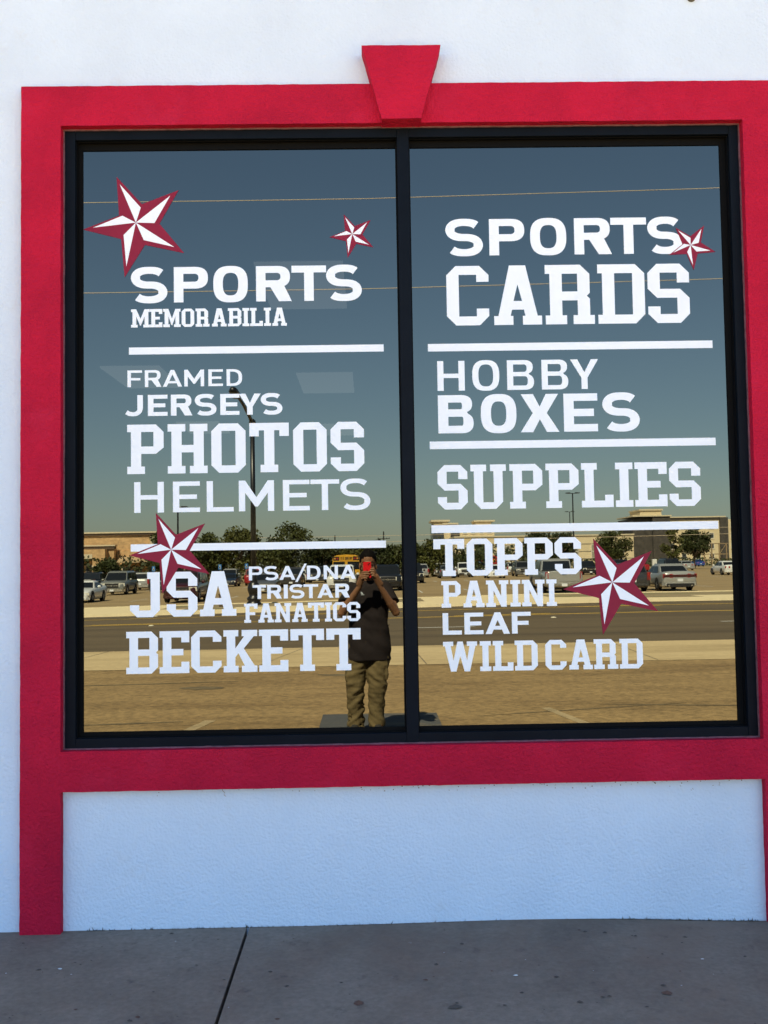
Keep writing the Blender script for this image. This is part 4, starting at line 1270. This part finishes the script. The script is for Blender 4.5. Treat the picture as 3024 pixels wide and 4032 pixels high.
def hotels():
    # four-storey hotel with a dark stone stair tower
    x, y = 83.0, -315.3
    b = tag(empty('hotel', (x, y, gz(x, y))), 'four-storey cream hotel with dark stone tower and flat roof', 'building')
    MB().box(11.5, 46, -18, 0, 0, 14.0).build('wall', CREAM, b)
    MB().box(0, 6.0, -17, 2.0, 0, 14.6).build('stone_wall', STONE, b)
    MB().box(6.0, 11.5, -17, 3.2, 0, 15.1).build('tower', STONE, b)
    MB().box(-.4, 11.9, -17.4, 3.6, 15.12, 15.5).build('tower_cap', LIME, b)
    MB().box(2.2, 9.0, -10, 2.6, 15.52, 17.0).build('roof_house', CREAM, b)
    MB().box(1.9, 9.4, -10.4, 3.0, 17.02, 17.5).build('roof_cap', LIME, b)
    MB().box(11.52, 30.0, -18.4, .5, 14.7, 15.1).build('cornice', LIME, b)
    MB().box(11.52, 29.7, -18.2, .25, 14.02, 14.68).build('dark_band', STONE, b)
    MB().box(28.0, 30.5, -18, 1.0, 0, 14.65).build('stone_pier', STONE, b)
    for px in (12.6, 16.6, 21.0, 25.4, 32.4, 36.5, 40.5):
        for fl in range(4):
            window_on(b, px, .0, 1.4 + 3.25 * fl, 1.7, 1.9)
    for px in (11.8,):
        MB().box(px, px + .5, .0, .35, 0, 13.9).build('drainpipe', LIME, b)
    # long low cream wing
    x, y = 25.4, -295.3
    b = tag(empty('long_hall', (x, y, gz(x, y))), 'long low cream building with flat parapet between the hotels', 'building')
    MB().box(0, 53, -20, 0, 0, 9.0).build('wall', CREAM, b)
    MB().box(-.2, 53.2, -20.3, .3, 9.02, 9.4).build('parapet_cap', LIME, b)
    for i in range(3):
        MB().box(.1, 52.9, .02, .14, 2.2 + 2.2 * i, 2.32 + 2.2 * i).build('string_course', MULB, b)
    for px in (3.5, 9.5, 15.0, 21.5, 28, 35, 42, 48.5):
        f = MB().box(px - 1.6, px + 1.6, .0, .16, 2.4, 6.4).build('window', WINF, b)
        for dx in (-.8, .8):
            for dz in (0, 1.95):
                MB().box(px + dx - .7, px + dx + .7, .16, .2, 2.55 + dz, 4.3 + dz).build('pane', pm('bright_window_glass', (0.32, 0.29, 0.22), 0.2), f)
    for px in (20.0, 47.0):
        r = MB()
        for q in range(4):
            r.tube([(px + q * .9, -6, 9.3), (px + q * .9, -6, 11.2)], .06, 6)
        r.box(px - .2, px + 2.9, -6.1, -5.9, 11.2, 11.3)
        r.box(px - .2, px + 2.9, -6.1, -5.9, 10.3, 10.4)
        r.build('roof_rack', MULB, b)
    # the other hotel, dark glass stair and cream block with caps
    x, y = 20.2, -316.0
    b = tag(empty('hotel', (x, y, gz(x, y))), 'far hotel with dark glass stair and stepped cream caps', 'building')
    MB().box(0, 3.4, -12, .6, 0, 13.2).build('glass_stair', pm('dark_stair_glass', (0.06, 0.065, 0.07), 0.25), b)
    MB().box(3.42, 5.6, -12, .2, 0, 13.6).build('cream_pier', CREAM, b)
    MB().box(5.62, 8.4, -12, .5, 0, 12.2).build('dark_bay', STONE, b)
    MB().box(8.42, 19.5, -12, .0, 0, 13.2).build('wall', CREAM, b)
    MB().box(-.5, 5.4, -12.3, 1.2, 14.6, 15.2).build('roof_cap', LIME, b)
    MB().box(.3, 4.6, -11, .6, 13.62, 14.58).build('roof_house', CREAM, b)
    MB().box(3.0, 8.0, -12.3, 1.3, 13.7, 14.2).build('roof_cap', LIME, b)
    MB().box(13.4, 18.4, -9, .9, 13.22, 14.4).build('roof_house', CREAM, b)
    MB().box(13.0, 19.6, -9.3, 1.4, 14.42, 14.9).build('roof_cap', LIME, b)
    for px in (10.2, 12.8, 15.4, 18.0):
        for fl in range(4):
            window_on(b, px, .0, 1.4 + 3.1 * fl, 1.5, 1.8)
    # timber frame left standing beside the hotel
    x, y = 82.8, -245.2
    p = tag(empty('timber_frame', (x, y, gz(x, y))), 'open timber frame with braces standing before the hotel', 'frame')
    WD = pm('weathered_timber', (0.30, 0.21, 0.12), 0.9)
    for px in (0, 1.85, 3.7, 5.5):
        MB().box(px - .12, px + .12, -.12, .12, 0, 5.2).build('post', WD, p)
    for z in (5.2, 2.6):
        MB().box(-.4, 5.9, -.15, .15, z + .01, z + .24).build('beam', WD, p)
    for a, c in (((.1, 0, .2), (1.75, 0, 2.5)), ((3.6, 0, .2), (1.95, 0, 2.5)), ((3.8, 0, 2.8), (5.4, 0, 5.1)), ((1.75, 0, 2.8), (.1, 0, 5.1))):
        MB().tube([a, c], .09, 6).build('brace', WD, p)
    x, y = 56.2, -195
    u = tag(empty('utility_cabinet', (x, y, gz(x, y))), 'white utility cabinet standing before the dark stone tower', 'cabinet')
    MB().box(-.42, .42, -.35, .35, .12, 1.75).build('case', W1, u, bevel=.02)
    MB().box(-.5, .5, -.42, .42, 0, .12).build('plinth', SIDEW, u)
    MB().box(-.36, -.02, .352, .365, .25, 1.6).build('door', W2, u)
    MB().box(.02, .36, .352, .365, .25, 1.6).build('door', W2, u)
hotels()

# ------------------------------------------------------------------ poles, wires, signs
BLKP = pm('black_pole_paint', (0.010, 0.010, 0.011), 0.35, spec=0.6)
def lamp_post():
    x, y = -5.52, -43.9
    r = tag(empty('lamp_post', (x, y, gz(x, y) + .08)), 'tall black lamp post with ornate fluted base on the verge', 'lamp post')
    mb = MB()
    mb.lathe([(.36, 0), (.36, .10), (.31, .14), (.30, .20), (.34, .30), (.32, .36), (.22, .44), (.24, .54), (.30, .70), (.30, .86), (.24, 1.02), (.17, 1.12), (.20, 1.18), (.17, 1.26), (.155, 1.55), (.17, 1.60), (.15, 1.66)], 20)
    mb.build('ornate_base', BLKP, r, True)
    MB().tube([(0, 0, 1.3), (0, 0, 8.75)], [.14, .105], 14).build('pole', BLKP, r, True)
    MB().lathe([(.13, 8.67), (.17, 8.75), (.14, 8.86), (.04, 8.93)], 14).build('collar', BLKP, r, True)
    a = MB().tube([(0, 0, 8.7), (-.05, .8, 8.95), (-.16, 2.2, 9.28), (-.26, 3.4, 9.46)], [.09, .08, .07, .06], 10).build('arm', BLKP, r, True)
    h = MB()
    h.loft([[(-.27 + sx * w, yy, 9.5 + zz) for sx, zz in ((-1, -.05), (-.7, -.13 * q), (.7, -.13 * q), (1, -.05), (.6, .1), (-.6, .1))]
            for yy, w, q in ((3.1, .10, .8), (3.5, .18, 1.4), (4.3, .23, 1.9), (4.8, .20, 1.5), (5.0, .10, .8))])
    h.build('lamp_head', BLKP, r, True)
lamp_post()

def lot_lamp(x, y, h, double, label):
    r = tag(empty('lot_lamp', (x, y, gz(x, y))), label, 'lamp post', 'tall lamps over the car park')
    MB().lathe([(.28, 0), (.28, .7), (.24, .74)], 12).build('plinth', SIDEW, r)
    MB().tube([(0, 0, .7), (0, 0, h)], [.11, .075], 8).build('pole', BLKP, r)
    for s in ((-1, 1) if double else (1,)):
        MB().tube([(0, 0, h - .05), (s * .4, 0, h)], .045, 6).build('arm', BLKP, r)
        MB().loft([[(s * .32, -.18, h - .06), (s * .32, .18, h - .06), (s * .32, .15, h + .1), (s * .32, -.15, h + .1)],
                   [(s * .9, -.2, h - .03), (s * .9, .2, h - .03), (s * .9, .12, h + .07), (s * .9, -.12, h + .07)]]).build('lamp_head', BLKP, r)
lot_lamp(-17.8, -90.3, 7.7, False, 'single-headed car park lamp rising above the trees beside the brick building')
lot_lamp(26.3, -125.3, 10.4, True, 'taller twin-headed car park lamp beside the two dark leafy trees')
lot_lamp(37.8, -185.3, 10.9, True, 'farther twin-headed car park lamp behind the first one')

def utility_pole(x, y, h, arm, label):
    r = tag(empty('utility_pole', (x, y, gz(x, y))), label, 'utility pole', 'utility poles behind the trees')
    WD = pm('weathered_timber', (0.30, 0.21, 0.12), 0.9)
    MB().tube([(0, 0, 0), (0, 0, h)], [.16, .12], 8).build('pole', TRIM, r)
    if arm:
        MB().box(-1.2, 1.2, -.06, .06, h - 1.5, h - 1.36).build('crossarm', TRIM, r)
        for s in (-1.1, 0.6, 1.1):
            MB().lathe([(.05, h - 1.34), (.07, h - 1.28), (.03, h - 1.18)], 8, (s, 0)).build('insulator', TRIM, r)
utility_pole(-6.7, -195.3, 7.6, False, 'bare wooden pole rising behind the trees near the school bus')
utility_pole(2.9, -195.3, 8.1, True, 'wooden pole with crossarm rising behind the trees')

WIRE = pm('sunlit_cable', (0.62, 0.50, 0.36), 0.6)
def wire(pts, r, label, group, mat=WIRE):
    mb = MB()
    P = []
    for (a, b) in zip(pts[:-1], pts[1:]):
        for k in range(24):
            t = k / 24
            p = Vector(a).lerp(Vector(b), t)
            P.append((p.x, p.y, p.z))
    P.append(pts[-1])
    mb.tube(P, r, 5)
    tag(mb.build('overhead_wire', mat, None, True), label, 'wire', group)
def sag(x0, x1, y, zc, tilt, k):
    return [(x, y + .0 * x, zc + tilt * x + k * x * x) for x in [x0 + (x1 - x0) * i / 12 for i in range(13)]]
wire(sag(-45, 45, -17.25, 9.64, .012, .0011), .0085, 'upper overhead wire strung along the road', 'wires along the road')
wire(sag(-45, 45, -17.25, 7.63, .010, .0009), .0085, 'lower overhead wire strung along the road', 'wires along the road')
wire(sag(-20, 130, -150, 5.8, .004, .00010), .03, 'higher pale service wire before the hotels', 'wires before the hotels')
wire(sag(-20, 130, -150, 4.9, .003, .00008), .03, 'lower pale service wire before the hotels', 'wires before the hotels')

BLUES = pm('blue_sign', (0.03, 0.18, 0.50), 0.5)
for x, lab in ((-23.5, 'blue accessible-parking sign before the brick building'), (-16.3, 'blue accessible-parking sign beside the navy compact car'), (-13.4, 'blue accessible-parking sign behind the red suv')):
    y = -106.5
    r = tag(empty('parking_sign', (x, y, gz(x, y))), lab, 'sign', 'blue parking signs')
    MB().tube([(0, 0, 0), (0, 0, 2.3)], .025, 6).build('post', RIM, r)
    s = MB().box(-.17, .17, .03, .045, 1.75, 2.3).build('plate', BLUES, r)
    m = MB()
    m.lathe([(.10, .046), (.10, .052), (.07, .052), (.07, .046)], 14, (.0, 1.95), 'y')
    m.box(-.03, .03, .046, .052, 2.02, 2.2)
    m.build('symbol', WPAINT, s)
ub = tag(empty('kerb_marker', (-6.9, -42.6, gz(-6.9, -42.6) + .085)), 'small brown marker post with flat cap beside the ornate lamp post', 'marker post')
MB().box(-.09, .09, -.04, .04, 0, .55).build('post', FASCIA, ub)
MB().box(-.12, .12, -.06, .06, .552, .6).build('cap', FASCIA, ub)

# ------------------------------------------------------------------ trees
def leaf_mat(name, col):
    m = bpy.data.materials.new(name)
    nt, N, L, b = nodes_of(m)
    tc = N.new('ShaderNodeTexCoord')
    nz = N.new('ShaderNodeTexNoise')
    nz.inputs['Scale'].default_value = 1.1
    nz.inputs['Detail'].default_value = 3
    L.new(tc.outputs['Object'], nz.inputs['Vector'])
    cr = N.new('ShaderNodeValToRGB')
    cr.color_ramp.elements[0].position = 0.35
    cr.color_ramp.elements[0].color = (col[0] * .65, col[1] * .65, col[2] * .6, 1)
    cr.color_ramp.elements[1].position = 0.7
    cr.color_ramp.elements[1].color = (col[0] * 1.35, col[1] * 1.3, col[2] * 1.1, 1)
    L.new(nz.outputs['Fac'], cr.inputs['Fac'])
    L.new(cr.outputs[0], b.inputs['Base Color'])
    b.inputs['Roughness'].default_value = 0.6
    b.inputs['Specular IOR Level'].default_value = 0.25
    return m
LEAF = [leaf_mat('oak_leaf', (0.060, 0.070, 0.022)), leaf_mat('elm_leaf', (0.085, 0.090, 0.025)), leaf_mat('dark_leaf', (0.042, 0.052, 0.018))]
BARK = pm('grey_bark', (0.12, 0.09, 0.06), 0.95, var=0.3, vscale=6)

def tree(x, y, h, w, label, kind=0, seed=0, dens=1.0, base=0.22):
    rnd = random.Random(seed)
    z = gz(x, y)
    r = tag(empty('leafy_tree', (x, y, z)), label, 'tree', 'trees beyond the car park')
    tr = MB()
    th = h * (base + .18)
    tr.tube([(0, 0, -.1), (rnd.uniform(-.1, .1), 0, th * .5), (rnd.uniform(-.2, .2), rnd.uniform(-.2, .2), th)], [h * .032, h * .026, h * .02], 8)
    clumps = []
    n = int(34 * dens)
    for i in range(n):
        a, u = rnd.random() * 6.283, rnd.random()
        v = rnd.uniform(-.9, 1)
        rr = math.sqrt(max(0, 1 - v * v * .9)) * (0.35 + .65 * u ** .5)
        cz = h * (base + (1 - base) / 2) + v * h * (1 - base) / 2 * .82
        c = Vector((math.cos(a) * rr * w / 2 * .86, math.sin(a) * rr * w / 2 * .86, cz + rnd.uniform(-.03, .03) * h))
        clumps.append((c, rnd.uniform(.13, .24) * min(w, h)))
    for c, q in clumps[::3]:
        tr.tube([(0, 0, th * rnd.uniform(.6, .98)), tuple(c * .5 + Vector((0, 0, th * .45))), tuple(c)], [h * .014, h * .009, h * .003], 5)
    tr.build('trunk', BARK, r)
    cm = MB()
    for c, q in clumps:
        for k in range(int(110 * dens) + 30):
            d = Vector((rnd.gauss(0, 1), rnd.gauss(0, 1), rnd.gauss(0, .8)))
            d = d.normalized() * q * rnd.random() ** .4
            p = c + d
            s = rnd.uniform(.10, .20) * (1 + h * .03)
            u = Vector((rnd.gauss(0, 1), rnd.gauss(0, 1), rnd.gauss(0, 1))).normalized()
            t = u.cross(Vector((rnd.gauss(0, 1), rnd.gauss(0, 1), rnd.gauss(0, 1)))).normalized()
            cm.v += [tuple(p - u * s), tuple(p + t * s * .6), tuple(p + u * s), tuple(p - t * s * .6)]
            m = len(cm.v)
            cm.f.append((m - 4, m - 3, m - 2, m - 1))
    me = bpy.data.meshes.new('crown')
    me.from_pydata(cm.v, [], cm.f)
    me.materials.append(LEAF[kind])
    link(me, 'crown', None, r)
    return r

T = [(-26.9, -128, 6.9, 3.4, 'narrow tree peeking past the corner of the brick building', 0), (-25.2, -122, 5.6, 4.6, 'rounded tree behind the blue sign by the brick building', 2),
     (-20.4, -124, 6.0, 5.4, 'bushy tree left of the single-headed lamp row beside the brick building', 0), (-16.2, -124, 6.8, 5.4, 'tree right behind the ornate lamp post', 1),
     (-10.3, -123, 7.0, 7.4, 'largest spreading oak in the tree row', 0), (-5.6, -124, 4.9, 5.2, 'low dark tree between the big oak and the school bus', 2),
     (-1.7, -123, 4.4, 5.0, 'low tree straight behind the school bus', 1), (1.9, -124, 4.4, 4.6, 'low dark tree under the pole with the crossarm', 2),
     (4.9, -123, 4.6, 4.6, 'low tree between the crossarm pole and the far hotel', 0), (8.2, -123, 4.5, 4.8, 'brownish low tree before the dark glass stair', 1),
     (18.6, -165, 4.8, 2.8, 'slim tree beside the red trailer', 2), (28.6, -165, 6.6, 5.8, 'dark leafy tree beside the twin-headed lamp', 2),
     (33.6, -170, 6.7, 4.8, 'second dark leafy tree crowding the first by the twin-headed lamp', 2), (41.1, -165, 6.9, 5.9, 'dense round tree before the dark stone tower', 0),
     (49.4, -160, 6.8, 3.6, 'thin open tree before the cream hotel', 1), (54.6, -165, 7.0, 4.8, 'pointed evergreen tree before the cream hotel', 2),
     (-31.5, -118, 3.2, 3.2, 'small round shrub tree before the brick porch', 2), (-22.6, -112, 2.6, 2.6, 'low bush beside the blue sign by the brick porch', 0),
     (24.2, -150, 2.4, 2.6, 'low bush beside the slim tree row', 2), (14.0, -150, 3.0, 3.4, 'small tree behind the white suv pair', 0)]
for i, (x, y, h, w, lab, kd) in enumerate(T):
    tree(x, y, h, w, lab, kd, 40 + i, dens=(.55 if 'thin open' in lab else 1.0), base=(.06 if h < 5.2 else .2))

def far_wood():
    """far-off tree mass on the skyline and scrub behind the lot"""
    rnd = random.Random(3)
    cm = MB()
    for i in range(13000):
        x = rnd.uniform(-110, 22)
        y = -128 - rnd.random() * 14
        top = 3.9 + 1.0 * noise.noise((x * .12, 0, 1)) + .6 * noise.noise((x * .5, 2, 1))
        z = gz(x, y) + rnd.random() ** .7 * top
        s = rnd.uniform(.15, .32)
        u = Vector((rnd.gauss(0, 1), rnd.gauss(0, 1), rnd.gauss(0, 1))).normalized()
        t = u.cross(Vector((rnd.gauss(0, 1), rnd.gauss(0, 1), rnd.gauss(0, 1)))).normalized()
        p = Vector((x, y, z))
        cm.v += [tuple(p - u * s), tuple(p + t * s * .7), tuple(p + u * s), tuple(p - t * s * .7)]
        m = len(cm.v)
        cm.f.append((m - 4, m - 3, m - 2, m - 1))
    for i in range(5000):
        x = rnd.uniform(18, 190)
        y = -240 - rnd.random() * 30
        z = gz(x, y) + rnd.random() * (1.6 + 1.0 * noise.noise((x * .08, 5, 1)))
        s = rnd.uniform(.2, .4)
        u = Vector((rnd.gauss(0, 1), rnd.gauss(0, 1), rnd.gauss(0, 1))).normalized()
        t = u.cross(Vector((rnd.gauss(0, 1), rnd.gauss(0, 1), rnd.gauss(0, 1)))).normalized()
        p = Vector((x, y, z))
        cm.v += [tuple(p - u * s), tuple(p + t * s * .7), tuple(p + u * s), tuple(p - t * s * .7)]
        m = len(cm.v)
        cm.f.append((m - 4, m - 3, m - 2, m - 1))
    me = bpy.data.meshes.new('thicket')
    me.from_pydata(cm.v, [], cm.f)
    me.materials.append(LEAF[2])
    tag(link(me, 'thicket', None), 'dark green thicket closing the far side of the lot', 'thicket', kind='stuff')
far_wood()

# ------------------------------------------------------------------ the person taking the picture
SKIN = pm('tan_skin', (0.25, 0.12, 0.062), 0.5, var=0.08, vscale=20, spec=0.35)
HAIR = pm('black_hair', (0.005, 0.004, 0.0035), 0.75, spec=0.1, bump=0.8, bscale=120)
TEE = pm('charcoal_cotton', (0.024, 0.019, 0.019), 0.9, spec=0.1, var=0.12, vscale=30)
KHAKI = pm('khaki_canvas', (0.155, 0.115, 0.055), 0.9, spec=0.15, var=0.12, vscale=9)
SHOE = pm('dark_shoe', (0.03, 0.028, 0.026), 0.7)
PHONE = pm('red_phone_case', (0.80, 0.012, 0.02), 0.35)

def fuse(mb, voxel, smooth, name):
    """melt overlapping volumes into one continuous skin"""
    me = mb.mesh(name)
    ob = bpy.data.objects.new('tmp', me)
    COL.objects.link(ob)
    r = ob.modifiers.new('r', 'REMESH')
    r.mode = 'VOXEL'
    r.voxel_size = voxel
    s = ob.modifiers.new('s', 'SMOOTH')
    s.iterations = smooth
    s.factor = 0.5
    dg = bpy.context.evaluated_depsgraph_get()
    out = bpy.data.meshes.new_from_object(ob.evaluated_get(dg))
    out.name = name
    bpy.data.objects.remove(ob)
    bpy.data.meshes.remove(me)
    out.polygons.foreach_set('use_smooth', [True] * len(out.polygons))
    return out

def chain(mb, pts, rs):
    for i in range(len(pts) - 1):
        mb.capsule(pts[i], rs[i], pts[i + 1], rs[i + 1], 12)

def person():
    cx, ty = -0.015, -5.10
    b = MB()
    hx = -0.012
    # head
    b.ellipsoid((hx, -5.055, 1.645), (.077, .097, .102))
    b.ellipsoid((hx, -5.015, 1.575), (.064, .072, .088))
    b.ellipsoid((hx, -4.985, 1.500), (.036, .036, .028))
    b.capsule((hx - .036, -4.962, 1.622), .012, (hx + .036, -4.962, 1.622), .012)
    b.capsule((hx, -4.958, 1.605), .010, (hx, -4.935, 1.563), .014)
    b.capsule((hx - .012, -4.943, 1.557), .009, (hx + .012, -4.943, 1.557), .009)
    b.capsule((hx - .020, -4.951, 1.527), .007, (hx + .020, -4.951, 1.527), .007)
    for s in (-1, 1):
        b.ellipsoid((hx + s * .079, -5.05, 1.587), (.010, .020, .033), 10, 8)
        b.ellipsoid((hx + s * .045, -4.972, 1.568), (.022, .018, .020), 10, 8)
    chain(b, [(hx, -5.075, 1.53), (hx, -5.105, 1.37)], [.057, .066])
    # trunk and legs below the clothes
    chain(b, [(cx, ty, 1.33), (cx, ty, 1.12), (cx, ty + .01, .92)], [.105, .10, .105])
    chain(b, [(cx - .13, ty, 1.375), (cx + .13, ty, 1.375)], [.06, .06])
    for s, kx, ax in ((-1, -.145, -.150), (1, .055, .048)):
        chain(b, [(cx + s * .085, ty, .88), (kx, ty + .03, .48), (ax, ty - .02, .09)], [.085, .058, .042])
        chain(b, [(ax, ty - .04, .05), (ax + s * .02, ty + .13, .04)], [.04, .032])
    # arms bent up to the phone
    for s, el, wr, pa in ((-1, (-.265, -4.925, 1.150), (-.098, -4.815, 1.395), (-.072, -4.787, 1.478)),
                          (1, (.245, -4.925, 1.150), (.102, -4.815, 1.395), (.060, -4.787, 1.478))):
        sh = (cx + s * .175, ty + .005, 1.362)
        chain(b, [sh, tuple((Vector(sh) + Vector(el)) / 2), el], [.056, .050, .041])
        m = Vector(el).lerp(Vector(wr), .35)
        chain(b, [el, tuple(m), wr], [.040, .043, .027])
        chain(b, [wr, pa], [.026, .031])
        chain(b, [tuple(Vector(wr) + Vector((s * .006, .012, .03))), tuple(Vector(pa) + Vector((s * .004, .012, .02)))], [.024, .024])
    # left hand: four fingers across the back of the phone, thumb on the screen side
    for i, z in enumerate((1.541, 1.520, 1.499, 1.480)):
        ext = (.004, .008, .003, -.012)[i]
        chain(b, [(-.074, -4.778, z - .018), (-.069, -4.757, z - .004), (-.045, -4.746, z + .001), (ext - .012, -4.7465, z - .002)], [.0105, .0098, .009, .0078])
    chain(b, [(-.078, -4.795, 1.458), (-.072, -4.792, 1.500), (-.047, -4.780, 1.528)], [.016, .012, .010])
    # right hand: fingers curled round the other edge
    for i, (z, tx) in enumerate(((1.566, .012), (1.546, .006), (1.524, .014), (1.503, .022))):
        chain(b, [(.061, -4.778, z - .034), (.052, -4.757, z - .016), (.040, -4.747, z - .002), (tx, -4.7465, z)], [.0105, .0098, .009, .0078])
    chain(b, [(.066, -4.795, 1.458), (.050, -4.792, 1.495), (.022, -4.781, 1.505)], [.016, .012, .010])
    me = fuse(b, .0046, 3, 'person')
    body = link(me, 'person', SKIN)
    tag(body, 'person in dark t-shirt and khaki cargo trousers holding up a red phone', 'person')
    # hair
    h = MB().ellipsoid((hx, -5.062, 1.652), (.085, .104, .106), 30, 22)
    keep = []
    for f in h.f:
        c = sum((Vector(h.v[i]) for i in f), Vector()) / len(f)
        side = abs(c.x - hx)
        if c.z < 1.585 and c.y > -5.09 or c.z < 1.53:
            continue
        if c.y > -4.995 and c.z < 1.688 - side * .35:
            continue
        if c.y > -5.045 and c.z < 1.635:
            continue
        keep.append(f)
    h.f = keep
    h.v = [tuple(Vector(p) + (Vector(p) - Vector((hx, -5.06, 1.64))).normalized() * .006 * noise.noise(Vector(p) * 42)) for p in h.v]
    ho = h.build('hair', HAIR, body, True)
    sm = ho.modifiers.new('solid', 'SOLIDIFY')
    sm.thickness = .014
    sm.offset = -1
    # eyebrows and glasses
    eb = MB()
    for s in (-1, 1):
        eb.tube([(hx + s * .016, -4.949, 1.626), (hx + s * .036, -4.951, 1.632), (hx + s * .055, -4.962, 1.625)], .0045, 6)
    eb.build('eyebrows', HAIR, body)
    g = MB()
    for s in (-1, 1):
        pts = [(hx + s * .035 + .026 * math.cos(a), -4.938, 1.598 + .019 * math.sin(a)) for a in [2 * math.pi * k / 18 for k in range(19)]]
        g.tube(pts, .0022, 6)
        g.tube([(hx + s * .061, -4.938, 1.602), (hx + s * .078, -4.99, 1.603), (hx + s * .080, -5.05, 1.603)], .002, 6)
    g.tube([(hx - .009, -4.938, 1.602), (hx + .009, -4.938, 1.602)], .002, 6)
    g.build('glasses', BLKP, body, True)
    ey = MB()
    for s in (-1, 1):
        ey.ellipsoid((hx + s * .034, -4.961, 1.598), (.013, .010, .009), 12, 8)
    ey.build('eyes', pm('eye', (0.08, 0.05, 0.04), 0.2), body, True)
    # t-shirt
    t = MB()
    rings = []
    for z, rx, ry, dx, dy in ((.685, .212, .138, 0, .012), (.71, .215, .142, 0, .012), (.88, .206, .138, .002, .010), (1.06, .190, .125, .002, .006), (1.20, .196, .125, 0, .004), (1.31, .204, .124, 0, 0),
                              (1.385, .180, .108, 0, -.003), (1.428, .120, .088, 0, -.004), (1.452, .073, .070, 0, -.002)):
        rings.append([(cx + dx + rx * math.copysign(abs(math.cos(a)) ** .85, math.cos(a)), ty + dy + ry * math.copysign(abs(math.sin(a)) ** .9, math.sin(a)), z) for a in [2 * math.pi * k / 28 for k in range(28)]])
    t.loft(rings)
    for s, el in ((-1, Vector((-.265, -4.925, 1.150))), (1, Vector((.245, -4.925, 1.150)))):
        sh = Vector((cx + s * .165, ty + .003, 1.368))
        e = sh.lerp(el, .62)
        t.capsule(tuple(sh), .076, tuple(sh.lerp(el, .35)), .078, 16)
        t.tube([tuple(sh.lerp(el, .2)), tuple(sh.lerp(el, .45)), tuple(e)], [.074, .077, .080], 16)
    tm = fuse(t, .010, 5, 't_shirt')
    for v in tm.vertices:
        p = v.co
        n = v.normal
        fold = noise.noise((p.x * 7 + p.z * 5, p.y * 6, p.z * 9)) * .016 + noise.noise((p.x * 16 + p.z * 9, p.y * 14, p.z * 12 + p.x * 14)) * .009
        k = sstep((1.42 - p.z) / .1)
        v.co = p + n * fold * k
    link(tm, 't_shirt', TEE, body)
    em = MB()
    for r in (.010, .016, .022):
        em.tube([(-.086 + r * math.cos(a), -4.968 + .0 * r, 1.322 + r * math.sin(a)) for a in [rad(10 + 80 * k / 6) for k in range(7)]], .0022, 5)
    em.tube([(-.084, -4.968, 1.318), (-.052, -4.968, 1.318)], .0022, 5)
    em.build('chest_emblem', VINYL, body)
    # trousers
    p_ = MB()
    p_.ellipsoid((cx, ty + .005, .82), (.190, .130, .150), 24, 14)
    for s, kx, ax in ((-1, -.152, -.150), (1, .062, .048)):
        pts = [((cx + s * .088, ty, .86), .112, .122), ((cx + s * .100, ty + .01, .70), .112, .118), ((kx * .9 + cx * .1, ty + .025, .58), .102, .106), ((kx, ty + .03, .46), .092, .098), ((kx * .5 + ax * .5, ty + .01, .33), .080, .090),
               ((ax, ty - .015, .16), .078, .092), ((ax, ty - .015, .05), .082, .098)]
        p_.loft([[(c[0] + rx * math.cos(a), c[1] + ry * math.sin(a), c[2]) for a in [2 * math.pi * k / 20 for k in range(20)]] for c, rx, ry in pts])
        px = pts[2][0][0] + s * .085
        p_.box(px - .022, px + .022, ty - .07, ty + .09, .50, .68)
        p_.box(px - .026, px + .026, ty - .075, ty + .095, .645, .69)
    pme = fuse(p_, .009, 3, 'trousers')
    for v in pme.vertices:
        q, n = v.co, v.normal
        amp = .014 + .016 * sstep((.6 - q.z) / .5)
        side = 1 if q.x > -.03 else -1
        f = noise.noise((q.x * 9 + side * q.z * 7, q.y * 8, q.z * 13 + side * q.x * 9)) * amp + noise.noise((q.x * 16 + side * q.z * 12, q.y * 14, q.z * 26)) * .010 * sstep((q.z - .08) / .25)
        v.co = q + n * f
    link(pme, 'trousers', KHAKI, body)
    sh = MB()
    for s, ax in ((-1, -.150), (1, .048)):
        chain(sh, [(ax, ty - .05, .05), (ax + s * .012, ty + .06, .045), (ax + s * .02, ty + .16, .035)], [.047, .046, .038])
        sh.box(ax - .046, ax + .046, ty - .10, ty + .19, -.028, .012)
    link(fuse(sh, .008, 3, 'shoes'), 'shoes', SHOE, body)
    # phone held up in both hands
    def rr(x0, x1, z0, z1, r):
        out = []
        for ccx, ccz, a0 in ((x1 - r, z0 + r, -90), (x1 - r, z1 - r, 0), (x0 + r, z1 - r, 90), (x0 + r, z0 + r, 180)):
            out += arc(ccx, ccz, r, r, a0, a0 + 90, 6)
        return out
    ph = MB()
    ph.plate([rr(-.0575, .0165, 1.482, 1.632, .011)], -4.7575, -4.7665)
    po = ph.build('phone', PHONE, None, bevel=.001)
    tag(po, 'red phone held up before the face of the person', 'phone')
    cb = MB()
    cb.plate([rr(-.0185, .0145, 1.597, 1.630, .008)], -4.7565, -4.7585)
    cbo = cb.build('camera_bump', PHONE, po)
    for x, z in ((0, 1.615), (-.010, 1.606)):
        MB().lathe([(.0062, -4.7550), (.0062, -4.7575), (.001, -4.7575)], 14, (x, z), 'y').build('lens', BLKP, cbo)
    MB().plate([rr(-.0565, .0155, 1.483, 1.631, .010)], -4.7670, -4.7675).build('screen', GLASS, po)
    MB().lathe([(.0065, -4.7572), (.0065, -4.7580), (.0005, -4.7572)], 14, (-.021, 1.553), 'y').build('emblem', pm('dark_red_emblem', (0.35, 0.006, 0.012), 0.3), po)
person()
